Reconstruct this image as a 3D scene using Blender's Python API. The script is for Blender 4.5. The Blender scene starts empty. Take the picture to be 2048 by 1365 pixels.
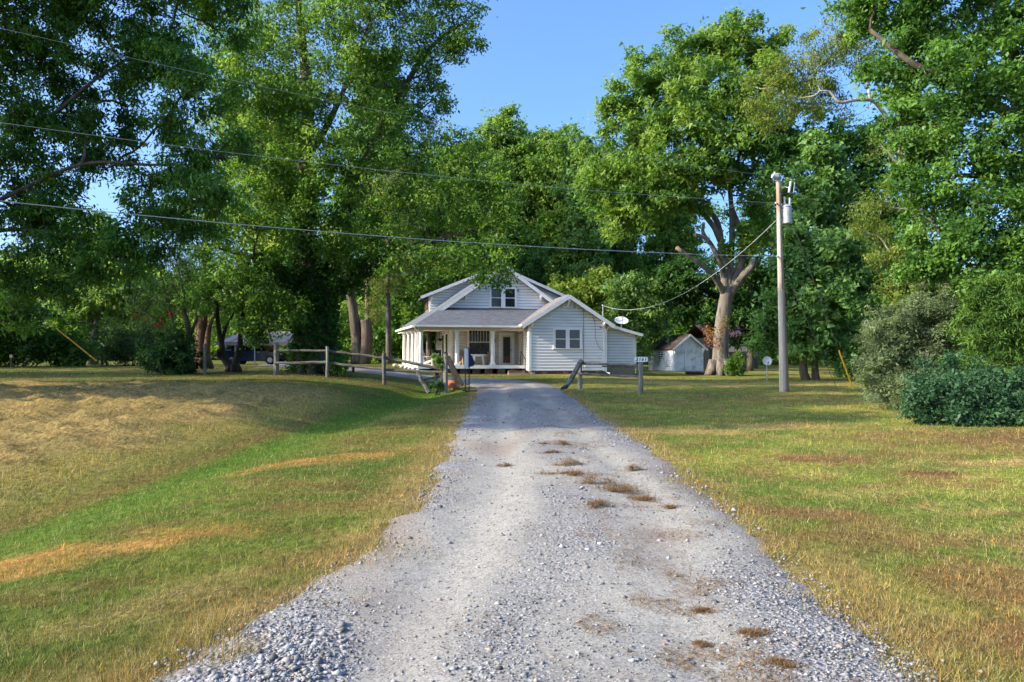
import bpy, bmesh, math, random
import numpy as np
from mathutils import Vector, Matrix, Euler

rng = np.random.default_rng(7)
random.seed(7)
S = bpy.context.scene
COL = S.collection

# ---------------------------------------------------------------- camera, sky, sun, exposure
F = 1365.0
CAM_H = 1.5
cam = bpy.data.cameras.new('camera')
camo = bpy.data.objects.new('camera', cam)
COL.objects.link(camo)
camo.location = (0, 0, CAM_H)
camo.rotation_euler = (math.radians(90), 0, 0)
cam.sensor_width = 36.0
cam.lens = 36.0 * F / 2048.0
cam.shift_y = 36.5 / 2048.0
cam.clip_start = 0.05
cam.clip_end = 4000
S.camera = camo

SUN_EL = math.radians(29)
SUN_DIR = Vector((-0.96, -0.28, 0)).normalized()          # horizontal direction towards the sun
world = bpy.data.worlds.new('World')
S.world = world
world.use_nodes = True
wn = world.node_tree.nodes
wl = world.node_tree.links
wn.clear()
w_out = wn.new('ShaderNodeOutputWorld')
w_bg = wn.new('ShaderNodeBackground')
w_sky = wn.new('ShaderNodeTexSky')
w_sky.sky_type = 'NISHITA'
w_sky.sun_disc = False
w_sky.sun_elevation = SUN_EL
w_sky.sun_rotation = math.atan2(SUN_DIR.x, SUN_DIR.y)
w_sky.altitude = 200
w_sky.air_density = 1.0
w_sky.dust_density = 5.0
w_sky.ozone_density = 9.0
w_bg.inputs['Strength'].default_value = 0.137
wl.new(w_sky.outputs['Color'], w_bg.inputs['Color'])
wl.new(w_bg.outputs['Background'], w_out.inputs['Surface'])

sun = bpy.data.lights.new('sun', 'SUN')
sun.energy = 2.5
sun.angle = math.radians(0.6)
sun.color = (1.0, 0.87, 0.68)
suno = bpy.data.objects.new('sun', sun)
COL.objects.link(suno)
to_sun = Vector((SUN_DIR.x * math.cos(SUN_EL), SUN_DIR.y * math.cos(SUN_EL), math.sin(SUN_EL)))
suno.rotation_euler = to_sun.to_track_quat('Z', 'Y').to_euler()
suno.location = (-40, 5, 40)

S.view_settings.view_transform = 'Standard'
S.view_settings.look = 'None'
S.view_settings.gamma = 1.0
S.view_settings.use_curve_mapping = False
S.view_settings.exposure = 1.71
S.render.engine = 'CYCLES'
S.cycles.max_bounces = 10
S.cycles.diffuse_bounces = 6
S.cycles.transmission_bounces = 8
S.cycles.use_denoising = True


# ---------------------------------------------------------------- small numeric helpers
def P(px, py, d):
    """point at distance d along the street axis, read off the photograph"""
    return Vector(((px - 1024) / F * d, d, CAM_H - (py - 719) / F * d))


def X(px, d):
    return (px - 1024) / F * d


_tab = np.random.default_rng(11).random((256, 256))


def vnoise(x, y):
    x = np.asarray(x, float); y = np.asarray(y, float)
    xi = np.floor(x).astype(int); yi = np.floor(y).astype(int)
    fx = x - xi; fy = y - yi
    fx = fx * fx * (3 - 2 * fx); fy = fy * fy * (3 - 2 * fy)
    a = _tab[xi % 256, yi % 256]; b = _tab[(xi + 1) % 256, yi % 256]
    c = _tab[xi % 256, (yi + 1) % 256]; d = _tab[(xi + 1) % 256, (yi + 1) % 256]
    return (a * (1 - fx) + b * fx) * (1 - fy) + (c * (1 - fx) + d * fx) * fy


def fbm(x, y, oct=4):
    v = 0; amp = 0.5; tot = 0
    for k in range(oct):
        v = v + amp * vnoise(x * 2 ** k + 17.3 * k, y * 2 ** k + 9.1 * k)
        tot += amp; amp *= 0.5
    return v / tot


def sm(a, b, x):
    t = np.clip((np.asarray(x, float) - a) / (b - a), 0, 1)
    return t * t * (3 - 2 * t)


# driveway centre line (x, y, half width)
DRIVE = [(0.18, -4.0, 1.78), (0.18, 3.0, 1.70), (0.36, 4.75, 1.58), (0.58, 7.3, 1.50), (0.62, 11.3, 1.60), (0.5, 16, 1.68), (0.45, 22, 1.75),
         (0.40, 28, 1.78), (0.15, 31.5, 1.8), (-0.9, 34.2, 1.85), (-3.2, 36.2, 1.75), (-7.0, 37.6, 1.6), (-11.0, 40.2, 1.6), (-14.5, 45.0, 1.6), (-16.5, 49.0, 1.7)]


def catmull(pts, n):
    pts = [np.array(p, float) for p in pts]
    pts = [2 * pts[0] - pts[1]] + pts + [2 * pts[-1] - pts[-2]]
    out = []
    for i in range(1, len(pts) - 2):
        p0, p1, p2, p3 = pts[i - 1:i + 3]
        for k in range(n):
            t = k / n
            out.append(0.5 * ((2 * p1) + (-p0 + p2) * t + (2 * p0 - 5 * p1 + 4 * p2 - p3) * t * t + (-p0 + 3 * p1 - 3 * p2 + p3) * t ** 3))
    out.append(pts[-2])
    return np.array(out)


DR = catmull(DRIVE, 24)


def drive_d(x, y):
    """distance inside the driveway edge (positive inside)"""
    x = np.asarray(x, float).ravel(); y = np.asarray(y, float).ravel()
    best = np.full(x.shape, -1e9)
    for k in range(0, len(DR), 2):
        best = np.maximum(best, DR[k, 2] - np.hypot(x - DR[k, 0], y - DR[k, 1]))
    # along the straight part use the exact cross distance
    xc = np.interp(y, DR[:230, 1], DR[:230, 0]); hw = np.interp(y, DR[:230, 1], DR[:230, 2])
    st = hw - np.abs(x - xc)
    return np.where(y < 30, st, best)


PC = np.array([(-20, 0), (0, 0), (20, 0.0), (28, 0.05), (31, 0.2), (36, 0.4), (44, 0.5), (63, 0.5), (120, 1.0), (900, 4)], float)
PL = np.array([(-20, 0), (0, 0), (5, 0.06), (15, 0.35), (28, 0.73), (40, 1.05), (60, 1.2), (120, 1.6), (900, 5)], float)
PR = np.array([(-20, 0), (0, 0), (18, 0.05), (28, 0.17), (40, 0.28), (63, 0.4), (120, 0.8), (900, 4)], float)
DITCH = np.array([(-20, -7.0), (0, -5.6), (6, -4.8), (14, -4.6), (22, -4.3), (30.5, -3.8), (32.5, -3.6)], float)


def ground(x, y, rough=True):
    x = np.asarray(x, float); y = np.asarray(y, float)
    zc = np.interp(y, PC[:, 0], PC[:, 1]); zl = np.interp(y, PL[:, 0], PL[:, 1]); zr = np.interp(y, PR[:, 0], PR[:, 1])
    wl_ = sm(-2.4, -10.5, x)
    wr_ = sm(4, 11, x)
    z = zc * (1 - wl_) * (1 - wr_) + zl * wl_ + zr * wr_
    xd = np.interp(y, DITCH[:, 0], DITCH[:, 1])
    dep = np.interp(y, [0, 4, 12, 20, 30.5, 32.5], [0.10, 0.16, 0.22, 0.26, 0.36, 0.0])
    z = z - dep * np.exp(-((x - xd) / 1.15) ** 2)
    if rough:
        far = sm(6, 40, np.hypot(x, y))
        z = z + (fbm(x * 0.7, y * 0.7, 3) - 0.5) * 0.07
        fieldm = field_mask(x, y)
        z = z + fieldm * (fbm(x * 3.4 + 5, y * 4.2, 3) ** 3) * 0.42
    return z


def field_mask(x, y):
    e = -6.2 - 0.02 * (y - 8) + (fbm(x * .6, y * .6, 3) - .5) * 1.4
    return sm(0.4, -0.6, x - e) * sm(8.0, 9.2, y) * sm(27, 23, y) * sm(-32, -26, x)


def G1(x, y):
    return float(ground(np.array([x]), np.array([y]))[0])


# patches on the lawn: (x, y, rx, ry, angle, kind)   kind: o orange straw, s straw, b brown
PATCH = [(-2.6, 10.4, 1.9, .42, 40, 'o', 1.0), (-1.2, 11.9, .9, .5, 30, 's', .6), (-3.6, 5.15, 1.5, .45, 38, 'o', 1.0), (-5.4, 3.9, 1.6, .5, 30, 'b', .8), (-2.7, 5.9, .6, .3, 30, 'o', .7),
         (4.5, 10.1, .8, .42, 0, 'b', 1.0), (2.95, 6.6, .8, .33, -20, 'b', .9), (5.6, 9.0, .5, .2, 0, 'b', .8), (3.0, 14.2, 1.6, .7, 0, 's', .8), (9.5, 12.4, 3.2, 1.7, 0, 'b', .75),
         (7.6, 9.8, 1.6, .35, 5, 's', .8), (7.3, 7.6, .9, .22, 0, 'b', .8), (3.6, 4.3, 1.1, .55, -20, 'b', .85), (3.0, 3.4, .7, .5, 0, 'b', .8), (6.0, 15.0, 1.6, .5, 0, 's', .6), (1.9, 17.5, 1.2, .5, 80, 's', .6),
         (-3.1, 19.0, .5, 1.5, 10, 's', .4), (-8, 22, 3, 1.2, 0, 's', .3), (6, 24, 4, .7, 0, 'b', .6), (9, 27, 3, .8, 0, 'b', .5), (4.6, 29.5, 2.5, .7, 0, 's', .6), (10, 35, 8, 2.2, 0, 's', .75), (-15, 34, 9, 1.6, 0, 's', .55),
         (-20, 41, 9, 2, 0, 's', .7), (-5.5, 31.0, 2.2, .35, -8, 'b', .7), (0, 43.4, 9, 1.2, 8, 's', .7), (-9, 41.5, 5, 1.3, 0, 's', .7), (-2.2, 4.2, .7, .25, 60, 's', .5)]

C_GREEN = np.array((.098, .152, .028)); C_DEEP = np.array((.055, .115, .018)); C_YEL = np.array((.190, .222, .044)); C_STRAW = np.array((.36, .275, .105))
C_ORANGE = np.array((.42, .27, .085)); C_BROWN = np.array((.21, .135, .055)); C_HAY = np.array((.36, .27, .105))


def mixc(a, b, t):
    t = np.asarray(t)[:, None]
    return a * (1 - t) + b * t


def lawn_color(x, y):
    """albedo of what grows at x, y"""
    x = np.asarray(x, float).ravel(); y = np.asarray(y, float).ravel()
    n1 = fbm(x * .35 + 3, y * .5, 4); n2 = fbm(x * 1.3 + 40, y * 1.9 + 7, 4); n3 = fbm(x * 5 + 1, y * 5, 3)
    right = sm(1.5, 4, x)
    c = np.repeat(C_GREEN[None], len(x), 0)
    n4 = fbm(x * 3.2 + 11, y * 4.2 + 2, 3)
    c = mixc(c, C_DEEP, np.clip(sm(.50, .70, n2) * .7 + sm(.55, .75, n4) * .6, 0, .9))
    c = mixc(c, C_YEL, np.clip(sm(.36, .66, n1) * (.55 + .45 * right) + right * .24, 0, 1))
    c = mixc(c, C_STRAW, sm(.46, .70, n4 * .6 + n3 * .4) * (.34 + .22 * right))
    c = mixc(c, C_BROWN, sm(.54, .72, fbm(x * .9 + 80, y * 1.6 + 3, 4)) * .62)
    c = mixc(c, C_BROWN * .8, sm(.55, .72, fbm(x * 4.1 + 30, y * 5 + 13, 3)) * .6)
    # greener ditch bottom
    xd = np.interp(y, DITCH[:, 0], DITCH[:, 1])
    g = np.exp(-((x - xd) / 1.1) ** 2) * (y < 33)
    c = mixc(c, np.array((.085, .190, .022)), g * .8)
    # tall straw strip beside the field, field itself
    edge = -6.0 - 0.02 * (y - 8)
    st = np.exp(-((x - edge - .15) / .75) ** 2) * sm(2, 7, y) * sm(26, 20, y)
    c = mixc(c, np.array((.36, .29, .095)), st * (.55 + .4 * n3))
    rd = np.exp(-((x - edge - 1.0) / .22) ** 2) * sm(4, 7, y) * sm(24, 17, y)
    c = mixc(c, np.array((.27, .15, .07)), rd * .55)
    f = field_mask(x, y)
    c = mixc(c, C_HAY, f * .95)
    for (cx, cy, rx, ry, an, k, s) in PATCH:
        a = math.radians(an); u = (x - cx) * math.cos(a) + (y - cy) * math.sin(a); v = -(x - cx) * math.sin(a) + (y - cy) * math.cos(a)
        r = np.hypot(u / rx, v / ry) + (n2 - .5) * 1.5 + (n3 - .5) * .9
        m = sm(1.25, .45, r) * s
        if k == 'o': m = m * (.45 + .75 * sm(.38, .6, n4))
        c = mixc(c, {'o': C_ORANGE, 's': C_STRAW, 'b': C_BROWN}[k], m)
    # dry fringe along the drive
    dd = drive_d(x, y)
    fr = sm(-.75, -.12, dd + (n2 - .5) * .9) * np.where(x < .5, 1.0, .75)
    c = mixc(c, mixc(np.repeat(C_STRAW[None], len(x), 0), C_BROWN, n3 * .6), fr * .85)
    c = c * (1 + .24 * right)[:, None]
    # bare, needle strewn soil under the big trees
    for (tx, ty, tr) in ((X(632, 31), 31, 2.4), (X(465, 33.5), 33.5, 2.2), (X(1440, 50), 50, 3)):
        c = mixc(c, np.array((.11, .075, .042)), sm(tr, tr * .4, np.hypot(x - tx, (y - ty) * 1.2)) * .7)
    return c


# ---------------------------------------------------------------- materials
def nodes(name):
    m = bpy.data.materials.new(name)
    m.use_nodes = True
    nt = m.node_tree
    b = nt.nodes['Principled BSDF']
    return m, nt, b


def col4(c):
    return (c[0], c[1], c[2], 1.0)


def mat(name, c1, c2=None, scale=6.0, rough=0.7, bump=0.0, stretch=(1, 1, 1), metal=0.0, spec=0.3, detail=6, c3=None, spot=None, coord='Object', bdist=0.02):
    m, nt, b = nodes(name)
    N, L = nt.nodes, nt.links
    b.inputs['Roughness'].default_value = rough
    b.inputs['Metallic'].default_value = metal
    b.inputs['Specular IOR Level'].default_value = spec
    tc = N.new('ShaderNodeTexCoord'); mp = N.new('ShaderNodeMapping'); no = N.new('ShaderNodeTexNoise'); cr = N.new('ShaderNodeValToRGB')
    mp.inputs['Scale'].default_value = stretch
    no.inputs['Scale'].default_value = scale; no.inputs['Detail'].default_value = detail; no.inputs['Roughness'].default_value = .62
    L.new(tc.outputs[coord], mp.inputs['Vector']); L.new(mp.outputs['Vector'], no.inputs['Vector']); L.new(no.outputs['Fac'], cr.inputs['Fac'])
    c2 = c2 or tuple(v * .8 for v in c1)
    cr.color_ramp.elements[0].position = .32; cr.color_ramp.elements[0].color = col4(c2)
    cr.color_ramp.elements[1].position = .68; cr.color_ramp.elements[1].color = col4(c1)
    out = cr.outputs['Color']
    if c3:
        n2 = N.new('ShaderNodeTexNoise'); n2.inputs['Scale'].default_value = spot or scale * .2; n2.inputs['Detail'].default_value = 5
        r2 = N.new('ShaderNodeValToRGB'); r2.color_ramp.elements[0].position = .5; r2.color_ramp.elements[1].position = .68
        L.new(tc.outputs[coord], n2.inputs['Vector']); L.new(n2.outputs['Fac'], r2.inputs['Fac'])
        mx = N.new('ShaderNodeMix'); mx.data_type = 'RGBA'
        L.new(r2.outputs['Color'], mx.inputs[0]); L.new(out, mx.inputs[6]); mx.inputs[7].default_value = col4(c3)
        out = mx.outputs[2]
    L.new(out, b.inputs['Base Color'])
    if bump:
        bp = N.new('ShaderNodeBump'); bp.inputs['Strength'].default_value = bump; bp.inputs['Distance'].default_value = bdist
        L.new(no.outputs['Fac'], bp.inputs['Height']); L.new(bp.outputs['Normal'], b.inputs['Normal'])
    return m


def leaf_mat(name, transl=0.5, rough=0.5, spec=0.25, boost=(1.5, 1.45, .8)):
    m, nt, b = nodes(name)
    N, L = nt.nodes, nt.links
    at = N.new('ShaderNodeAttribute'); at.attribute_name = 'Col'
    b.inputs['Roughness'].default_value = rough; b.inputs['Specular IOR Level'].default_value = spec
    tr = N.new('ShaderNodeBsdfTranslucent'); mu = N.new('ShaderNodeMix'); mu.data_type = 'RGBA'; mu.blend_type = 'MULTIPLY'
    mu.inputs[0].default_value = 1.0; mu.inputs[7].default_value = (*boost, 1)
    L.new(at.outputs['Color'], b.inputs['Base Color']); L.new(at.outputs['Color'], mu.inputs[6]); L.new(mu.outputs[2], tr.inputs['Color'])
    mx = N.new('ShaderNodeMixShader'); mx.inputs[0].default_value = transl
    out = N['Material Output']
    L.new(b.outputs['BSDF'], mx.inputs[1]); L.new(tr.outputs['BSDF'], mx.inputs[2]); L.new(mx.outputs['Shader'], out.inputs['Surface'])
    return m


def bark_mat(name, c1, c2, scale=5.0, zs=.18, bump=.9, moss=None):
    return mat(name, c1, c2, scale=scale, rough=.92, bump=bump, stretch=(1, 1, zs), spec=.1, detail=8, c3=moss, spot=.9, bdist=.05)


M = {}
M['leaf'] = leaf_mat('leaf')
M['leaf_gloss'] = leaf_mat('glossy_leaf', .42, .46, .26)
M['needle'] = leaf_mat('needle_foliage', .22, .65, .15)
M['blade'] = leaf_mat('grass_blade', .30, .6, .2, (1.3, 1.3, .9))
M['bark'] = bark_mat('grey_brown_bark', (.17, .135, .10), (.055, .042, .032))
M['bark_oak'] = bark_mat('pale_oak_bark', (.265, .228, .18), (.052, .043, .035), 4.2, .16, 1.0, (.16, .14, .11))
M['siding_backing'] = mat('lap_shade_backing', (.42, .41, .40), (.34, .335, .33), 4, .9)  # darker than the boards: shade of the lap gaps put into the colour
M['bark_grey'] = bark_mat('grey_smooth_bark', (.19, .17, .145), (.08, .07, .06))
M['bark_red'] = bark_mat('reddish_cedar_bark', (.21, .125, .075), (.07, .042, .03), 7, .08)
M['bark_pale'] = bark_mat('bleached_dead_wood', (.46, .41, .34), (.25, .21, .17), 6, .3)
M['cutwood'] = mat('fresh_cut_wood', (.55, .36, .18), (.42, .25, .12), 8)
M['white'] = mat('white_paint', (.84, .83, .80), (.78, .77, .74), 3, .45, c3=(.72, .70, .65), spot=1.3)
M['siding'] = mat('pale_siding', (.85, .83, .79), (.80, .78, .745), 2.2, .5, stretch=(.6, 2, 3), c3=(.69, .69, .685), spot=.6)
M['siding_bounce_tan'] = mat('bounce_tan_siding', (.66, .61, .52), (.56, .52, .44), 2.2, .55, stretch=(.6, 2, 3))  # pale siding with the porch's warm bounce light put into the colour
M['siding_old'] = mat('old_clapboard', (.80, .79, .77), (.66, .66, .65), 3, .7, .2, stretch=(.6, .6, 4), c3=(.46, .47, .43), spot=1.5)
M['trim_cream'] = mat('cream_trim', (.72, .66, .56), (.64, .58, .48), 3, .5)
M['glass'] = mat('window_glass', (.030, .036, .040), (.012, .014, .016), 1.5, .06, spec=.8)
M['blind'] = mat('screened_glass', (.15, .155, .165), (.10, .105, .115), 2, .22, spec=.6, stretch=(1, 1, 3))
M['screen'] = mat('door_screen', (.035, .030, .030), (.022, .019, .018), 4, .3)
M['screen_red'] = mat('door_lower_panel', (.17, .055, .040), (.10, .032, .025), 4, .4)
M['foundation'] = mat('foundation_brick', (.20, .115, .075), (.09, .055, .04), 5, .9, .6, stretch=(1, 1, 3), c3=(.33, .27, .21), spot=2)
M['concrete'] = mat('tan_block', (.36, .285, .19), (.27, .21, .14), 4, .9, .3)
M['rail'] = mat('weathered_rail', (.185, .165, .135), (.055, .046, .038), 9, .9, .9, stretch=(.25, 1, 1), c3=(.13, .15, .12), spot=2.2)
M['post'] = mat('weathered_post', (.28, .26, .205), (.11, .098, .078), 9, .9, .8, stretch=(1, 1, .15), c3=(.24, .27, .21), spot=2.2)
M['darkwood'] = mat('dark_damp_wood', (.075, .06, .048), (.028, .022, .018), 8, .9, .8, stretch=(1, 1, .2))
M['pole'] = mat('pole_wood', (.52, .45, .37), (.34, .28, .22), 9, .88, .8, stretch=(1, 1, .04), c3=(.30, .16, .085), spot=.45)
M['pole_brown'] = mat('old_pole_wood', (.33, .22, .14), (.19, .12, .075), 7, .9, .6, stretch=(1, 1, .05))
M['steel'] = mat('galvanised_steel', (.40, .43, .45), (.30, .33, .35), 4, .45, metal=.25, spec=.5)
M['porcelain'] = mat('grey_porcelain', (.46, .48, .50), (.38, .40, .42), 5, .3, spec=.6)
M['wire'] = mat('aluminium_wire', (.50, .51, .50), (.42, .43, .42), 2, .5)
M['dark_wire'] = mat('dark_guy_wire', (.06, .06, .055), (.04, .04, .04), 2, .6)
M['yellow'] = mat('yellow_plastic', (.62, .36, .015), (.50, .28, .01), 3, .5)
M['black'] = mat('black_iron', (.018, .018, .02), (.010, .010, .012), 5, .5)
M['navy'] = mat('navy_panel', (.022, .030, .060), (.014, .020, .040), 3, .6)
M['paleblue'] = mat('pale_grey_panel', (.42, .48, .52), (.36, .42, .46), 3, .5)
M['terracotta'] = mat('terracotta', (.52, .17, .085), (.42, .13, .065), 4, .8)
M['teal'] = mat('teal_glaze', (.025, .12, .12), (.018, .09, .09), 4, .5)
M['dish'] = mat('dish_grey', (.62, .62, .62), (.52, .52, .53), 3, .5, c3=(.42, .42, .43), spot=1.5)
M['metal_roof'] = mat('weathered_metal_roof', (.30, .255, .225), (.20, .17, .15), 2.5, .6, metal=.2, stretch=(.25, 2, 2), c3=(.33, .24, .19), spot=.8)
M['rust'] = mat('rusty_roof', (.30, .11, .055), (.17, .06, .035), 3, .8, c3=(.33, .24, .2))
M['shed_roof'] = mat('old_dark_roof', (.075, .055, .050), (.035, .027, .026), 6, .9, .5, stretch=(3, 1, 1), c3=(.14, .085, .06), spot=1.2)
M['barn_wood'] = mat('grey_barn_wood', (.16, .14, .12), (.06, .052, .046), 6, .9, .5, stretch=(1, 1, .1))
M['car_paint'] = mat('blue_car_paint', (.008, .020, .085), (.007, .017, .075), 2, .18, spec=.8)
M['car_glass'] = mat('car_glass', (.006, .007, .009), (.004, .005, .006), 2, .05, spec=.8)
M['chrome'] = mat('chrome', (.75, .75, .75), (.65, .65, .65), 2, .15, metal=1)
M['rubber'] = mat('tyre_rubber', (.02, .02, .02), (.013, .013, .013), 8, .85)
M['red'] = mat('red_lens', (.48, .03, .02), (.40, .02, .015), 3, .25)
M['headlamp'] = mat('headlamp_lens', (.62, .66, .70), (.5, .54, .58), 3, .1, spec=.8)
M['ink'] = mat('black_number_paint', (.012, .012, .012), (.010, .010, .010), 3, .6)
M['oldwood_chair'] = mat('bare_chair_wood', (.46, .33, .22), (.33, .23, .15), 6, .7)
M['stone_white'] = mat('pale_stone', (.56, .54, .51), (.38, .36, .33), 5, .9, .4)
M['lamp_black'] = M['black']


def shingle_mat(name, c1, c2, c3):
    m, nt, b = nodes(name)
    N, L = nt.nodes, nt.links
    tc = N.new('ShaderNodeTexCoord'); br = N.new('ShaderNodeTexBrick'); no = N.new('ShaderNodeTexNoise'); mx = N.new('ShaderNodeMix'); mx.data_type = 'RGBA'
    mp = N.new('ShaderNodeMapping'); mp.inputs['Scale'].default_value = (1, 1.1, 1)
    L.new(tc.outputs['UV'], mp.inputs['Vector']); L.new(mp.outputs['Vector'], br.inputs['Vector'])
    br.inputs['Scale'].default_value = 1.0; br.inputs['Brick Width'].default_value = .32; br.inputs['Row Height'].default_value = .16
    br.inputs['Mortar Size'].default_value = .012; br.inputs['Mortar Smooth'].default_value = .3; br.inputs['Bias'].default_value = 0
    br.inputs['Color1'].default_value = col4(c1); br.inputs['Color2'].default_value = col4(c2); br.inputs['Mortar'].default_value = col4(c3)
    no.inputs['Scale'].default_value = 14; no.inputs['Detail'].default_value = 5
    L.new(tc.outputs['UV'], no.inputs['Vector'])
    mx.blend_type = 'OVERLAY'; mx.inputs[0].default_value = .8
    L.new(br.outputs['Color'], mx.inputs[6]); L.new(no.outputs['Color'], mx.inputs[7]); L.new(mx.outputs[2], b.inputs['Base Color'])
    bw = N.new('ShaderNodeRGBToBW'); L.new(mx.outputs[2], bw.inputs[0]); L.new(bw.outputs[0], mx.inputs[7]) if False else None
    bp = N.new('ShaderNodeBump'); bp.inputs['Strength'].default_value = .6; bp.inputs['Distance'].default_value = .02
    L.new(br.outputs['Fac'], bp.inputs['Height']); bp.invert = True; L.new(bp.outputs['Normal'], b.inputs['Normal'])
    b.inputs['Roughness'].default_value = .9; b.inputs['Specular IOR Level'].default_value = .15
    return m


M['shingle'] = shingle_mat('grey_shingles', (.155, .165, .18), (.11, .118, .132), (.05, .055, .06))
M['shingle_warm'] = shingle_mat('warm_grey_shingles', (.24, .22, .20), (.18, .165, .155), (.10, .09, .085))


# ---------------------------------------------------------------- object helpers
def tag(o, label=None, cat=None, group=None, kind=None):
    if label: o['label'] = label
    if cat: o['category'] = cat
    if group: o['group'] = group
    if kind: o['kind'] = kind
    return o


def thing(name, label, cat, loc=(0, 0, 0), rz=0.0, group=None):
    o = bpy.data.objects.new(name, None)
    COL.objects.link(o)
    o.location = loc
    o.rotation_euler = (0, 0, rz)
    o.empty_display_size = .2
    return tag(o, label, cat, group)


def link(name, me, parent=None, material=None):
    if material is not None and not me.materials:
        me.materials.append(material)
    o = bpy.data.objects.new(name, me)
    COL.objects.link(o)
    if parent is not None:
        o.parent = parent
    return o


class MB:
    """collects shapes, builds ONE mesh object"""
    def __init__(s):
        s.v = []; s.f = []

    def add(s, v, f):
        n = len(s.v)
        s.v += [tuple(p) for p in v]
        s.f += [tuple(i + n for i in q) for q in f]
        return s

    def box(s, lo, hi):
        (a, b, c), (d, e, f) = lo, hi
        return s.add([(a, b, c), (d, b, c), (d, e, c), (a, e, c), (a, b, f), (d, b, f), (d, e, f), (a, e, f)],
                     [(0, 3, 2, 1), (4, 5, 6, 7), (0, 1, 5, 4), (1, 2, 6, 5), (2, 3, 7, 6), (3, 0, 4, 7)])

    def bar(s, p, q, w, h, up=(0, 0, 1)):
        p = Vector(p); q = Vector(q); d = (q - p).normalized(); u = Vector(up)
        sd = d.cross(u)
        if sd.length < 1e-4: sd = d.cross(Vector((0, 1, 0)))
        sd.normalize(); u = sd.cross(d)
        v = [e + sd * (a * w / 2) + u * (b * h / 2) for e in (p, q) for a, b in ((-1, -1), (1, -1), (1, 1), (-1, 1))]
        return s.add(v, [(0, 1, 2, 3), (7, 6, 5, 4), (0, 4, 5, 1), (1, 5, 6, 2), (2, 6, 7, 3), (3, 7, 4, 0)])

    def tube(s, pts, rad, n=8, jit=0.0, cap=True):
        pts = [Vector(p) for p in pts]
        if not hasattr(rad, '__len__'): rad = [rad] * len(pts)
        v = []; f = []
        ref = None
        for i, p in enumerate(pts):
            d = (pts[min(i + 1, len(pts) - 1)] - pts[max(i - 1, 0)])
            d = d.normalized() if d.length > 1e-6 else Vector((0, 0, 1))
            if ref is None:
                ref = Vector((1, 0, 0)) if abs(d.x) < .8 else Vector((0, 1, 0))
            a = (ref - d * ref.dot(d)); a = a.normalized() if a.length > 1e-5 else d.orthogonal().normalized()
            b = d.cross(a); ref = a
            for k in range(n):
                t = 2 * math.pi * k / n
                r = rad[i] * (1 + (random.uniform(-jit, jit) if jit else 0))
                v.append(p + a * (math.cos(t) * r) + b * (math.sin(t) * r))
        for i in range(len(pts) - 1):
            for k in range(n):
                f.append((i * n + k, i * n + (k + 1) % n, (i + 1) * n + (k + 1) % n, (i + 1) * n + k))
        if cap:
            f.append(tuple(range(n))[::-1]); f.append(tuple((len(pts) - 1) * n + k for k in range(n)))
        return s.add(v, f)

    def lathe(s, prof, c=(0, 0, 0), n=16, axis='z'):
        v = []; f = []
        for r, z in prof:
            for k in range(n):
                t = 2 * math.pi * k / n
                q = (math.cos(t) * r, math.sin(t) * r, z)
                if axis == 'y': q = (q[0], q[2], q[1])
                if axis == 'x': q = (q[2], q[0], q[1])
                v.append((q[0] + c[0], q[1] + c[1], q[2] + c[2]))
        for i in range(len(prof) - 1):
            for k in range(n):
                f.append((i * n + k, i * n + (k + 1) % n, (i + 1) * n + (k + 1) % n, (i + 1) * n + k))
        f.append(tuple(range(n))[::-1]); f.append(tuple((len(prof) - 1) * n + k for k in range(n)))
        return s.add(v, f)

    def prism(s, poly, dvec):
        """3d polygon swept by dvec"""
        n = len(poly); d = Vector(dvec)
        v = [Vector(p) for p in poly] + [Vector(p) + d for p in poly]
        f = [tuple(range(n))[::-1], tuple(range(n, 2 * n))] + [(i, (i + 1) % n, n + (i + 1) % n, n + i) for i in range(n)]
        return s.add(v, f)

    def mesh(s, name, smooth=False):
        me = bpy.data.meshes.new(name)
        me.from_pydata([tuple(p) for p in s.v], [], s.f)
        bm = bmesh.new(); bm.from_mesh(me)
        bmesh.ops.recalc_face_normals(bm, faces=bm.faces)
        bm.to_mesh(me); bm.free()
        if smooth:
            me.polygons.foreach_set('use_smooth', [True] * len(me.polygons))
        return me

    def build(s, name, material, parent=None, smooth=False, **kw):
        o = link(name, s.mesh(name, smooth), parent, material)
        return tag(o, **kw) if kw else o


def np_mesh(name, verts, faces, cols=None, smooth=False):
    """fast mesh from arrays; faces (n,3) or (n,4); cols per vertex"""
    me = bpy.data.meshes.new(name)
    nv, (nf, k) = len(verts), faces.shape
    me.vertices.add(nv); me.loops.add(nf * k); me.polygons.add(nf)
    me.vertices.foreach_set('co', np.ascontiguousarray(verts, np.float32).ravel())
    me.loops.foreach_set('vertex_index', np.ascontiguousarray(faces, np.int32).ravel())
    me.polygons.foreach_set('loop_start', np.arange(0, nf * k, k, dtype=np.int32))
    me.update(calc_edges=True)
    if smooth:
        me.polygons.foreach_set('use_smooth', np.ones(nf, bool))
    if cols is not None:
        a = me.color_attributes.new('Col', 'FLOAT_COLOR', 'POINT')
        c = np.ones((nv, 4), np.float32); c[:, :3] = cols
        a.data.foreach_set('color', c.ravel())
    me.validate()
    return me


# ---------------------------------------------------------------- the ground: one sheet out to the horizon
def steps(a, b, fn):
    out = [a]
    while out[-1] < b:
        out.append(out[-1] + fn(out[-1]))
    return np.array(out)


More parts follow.
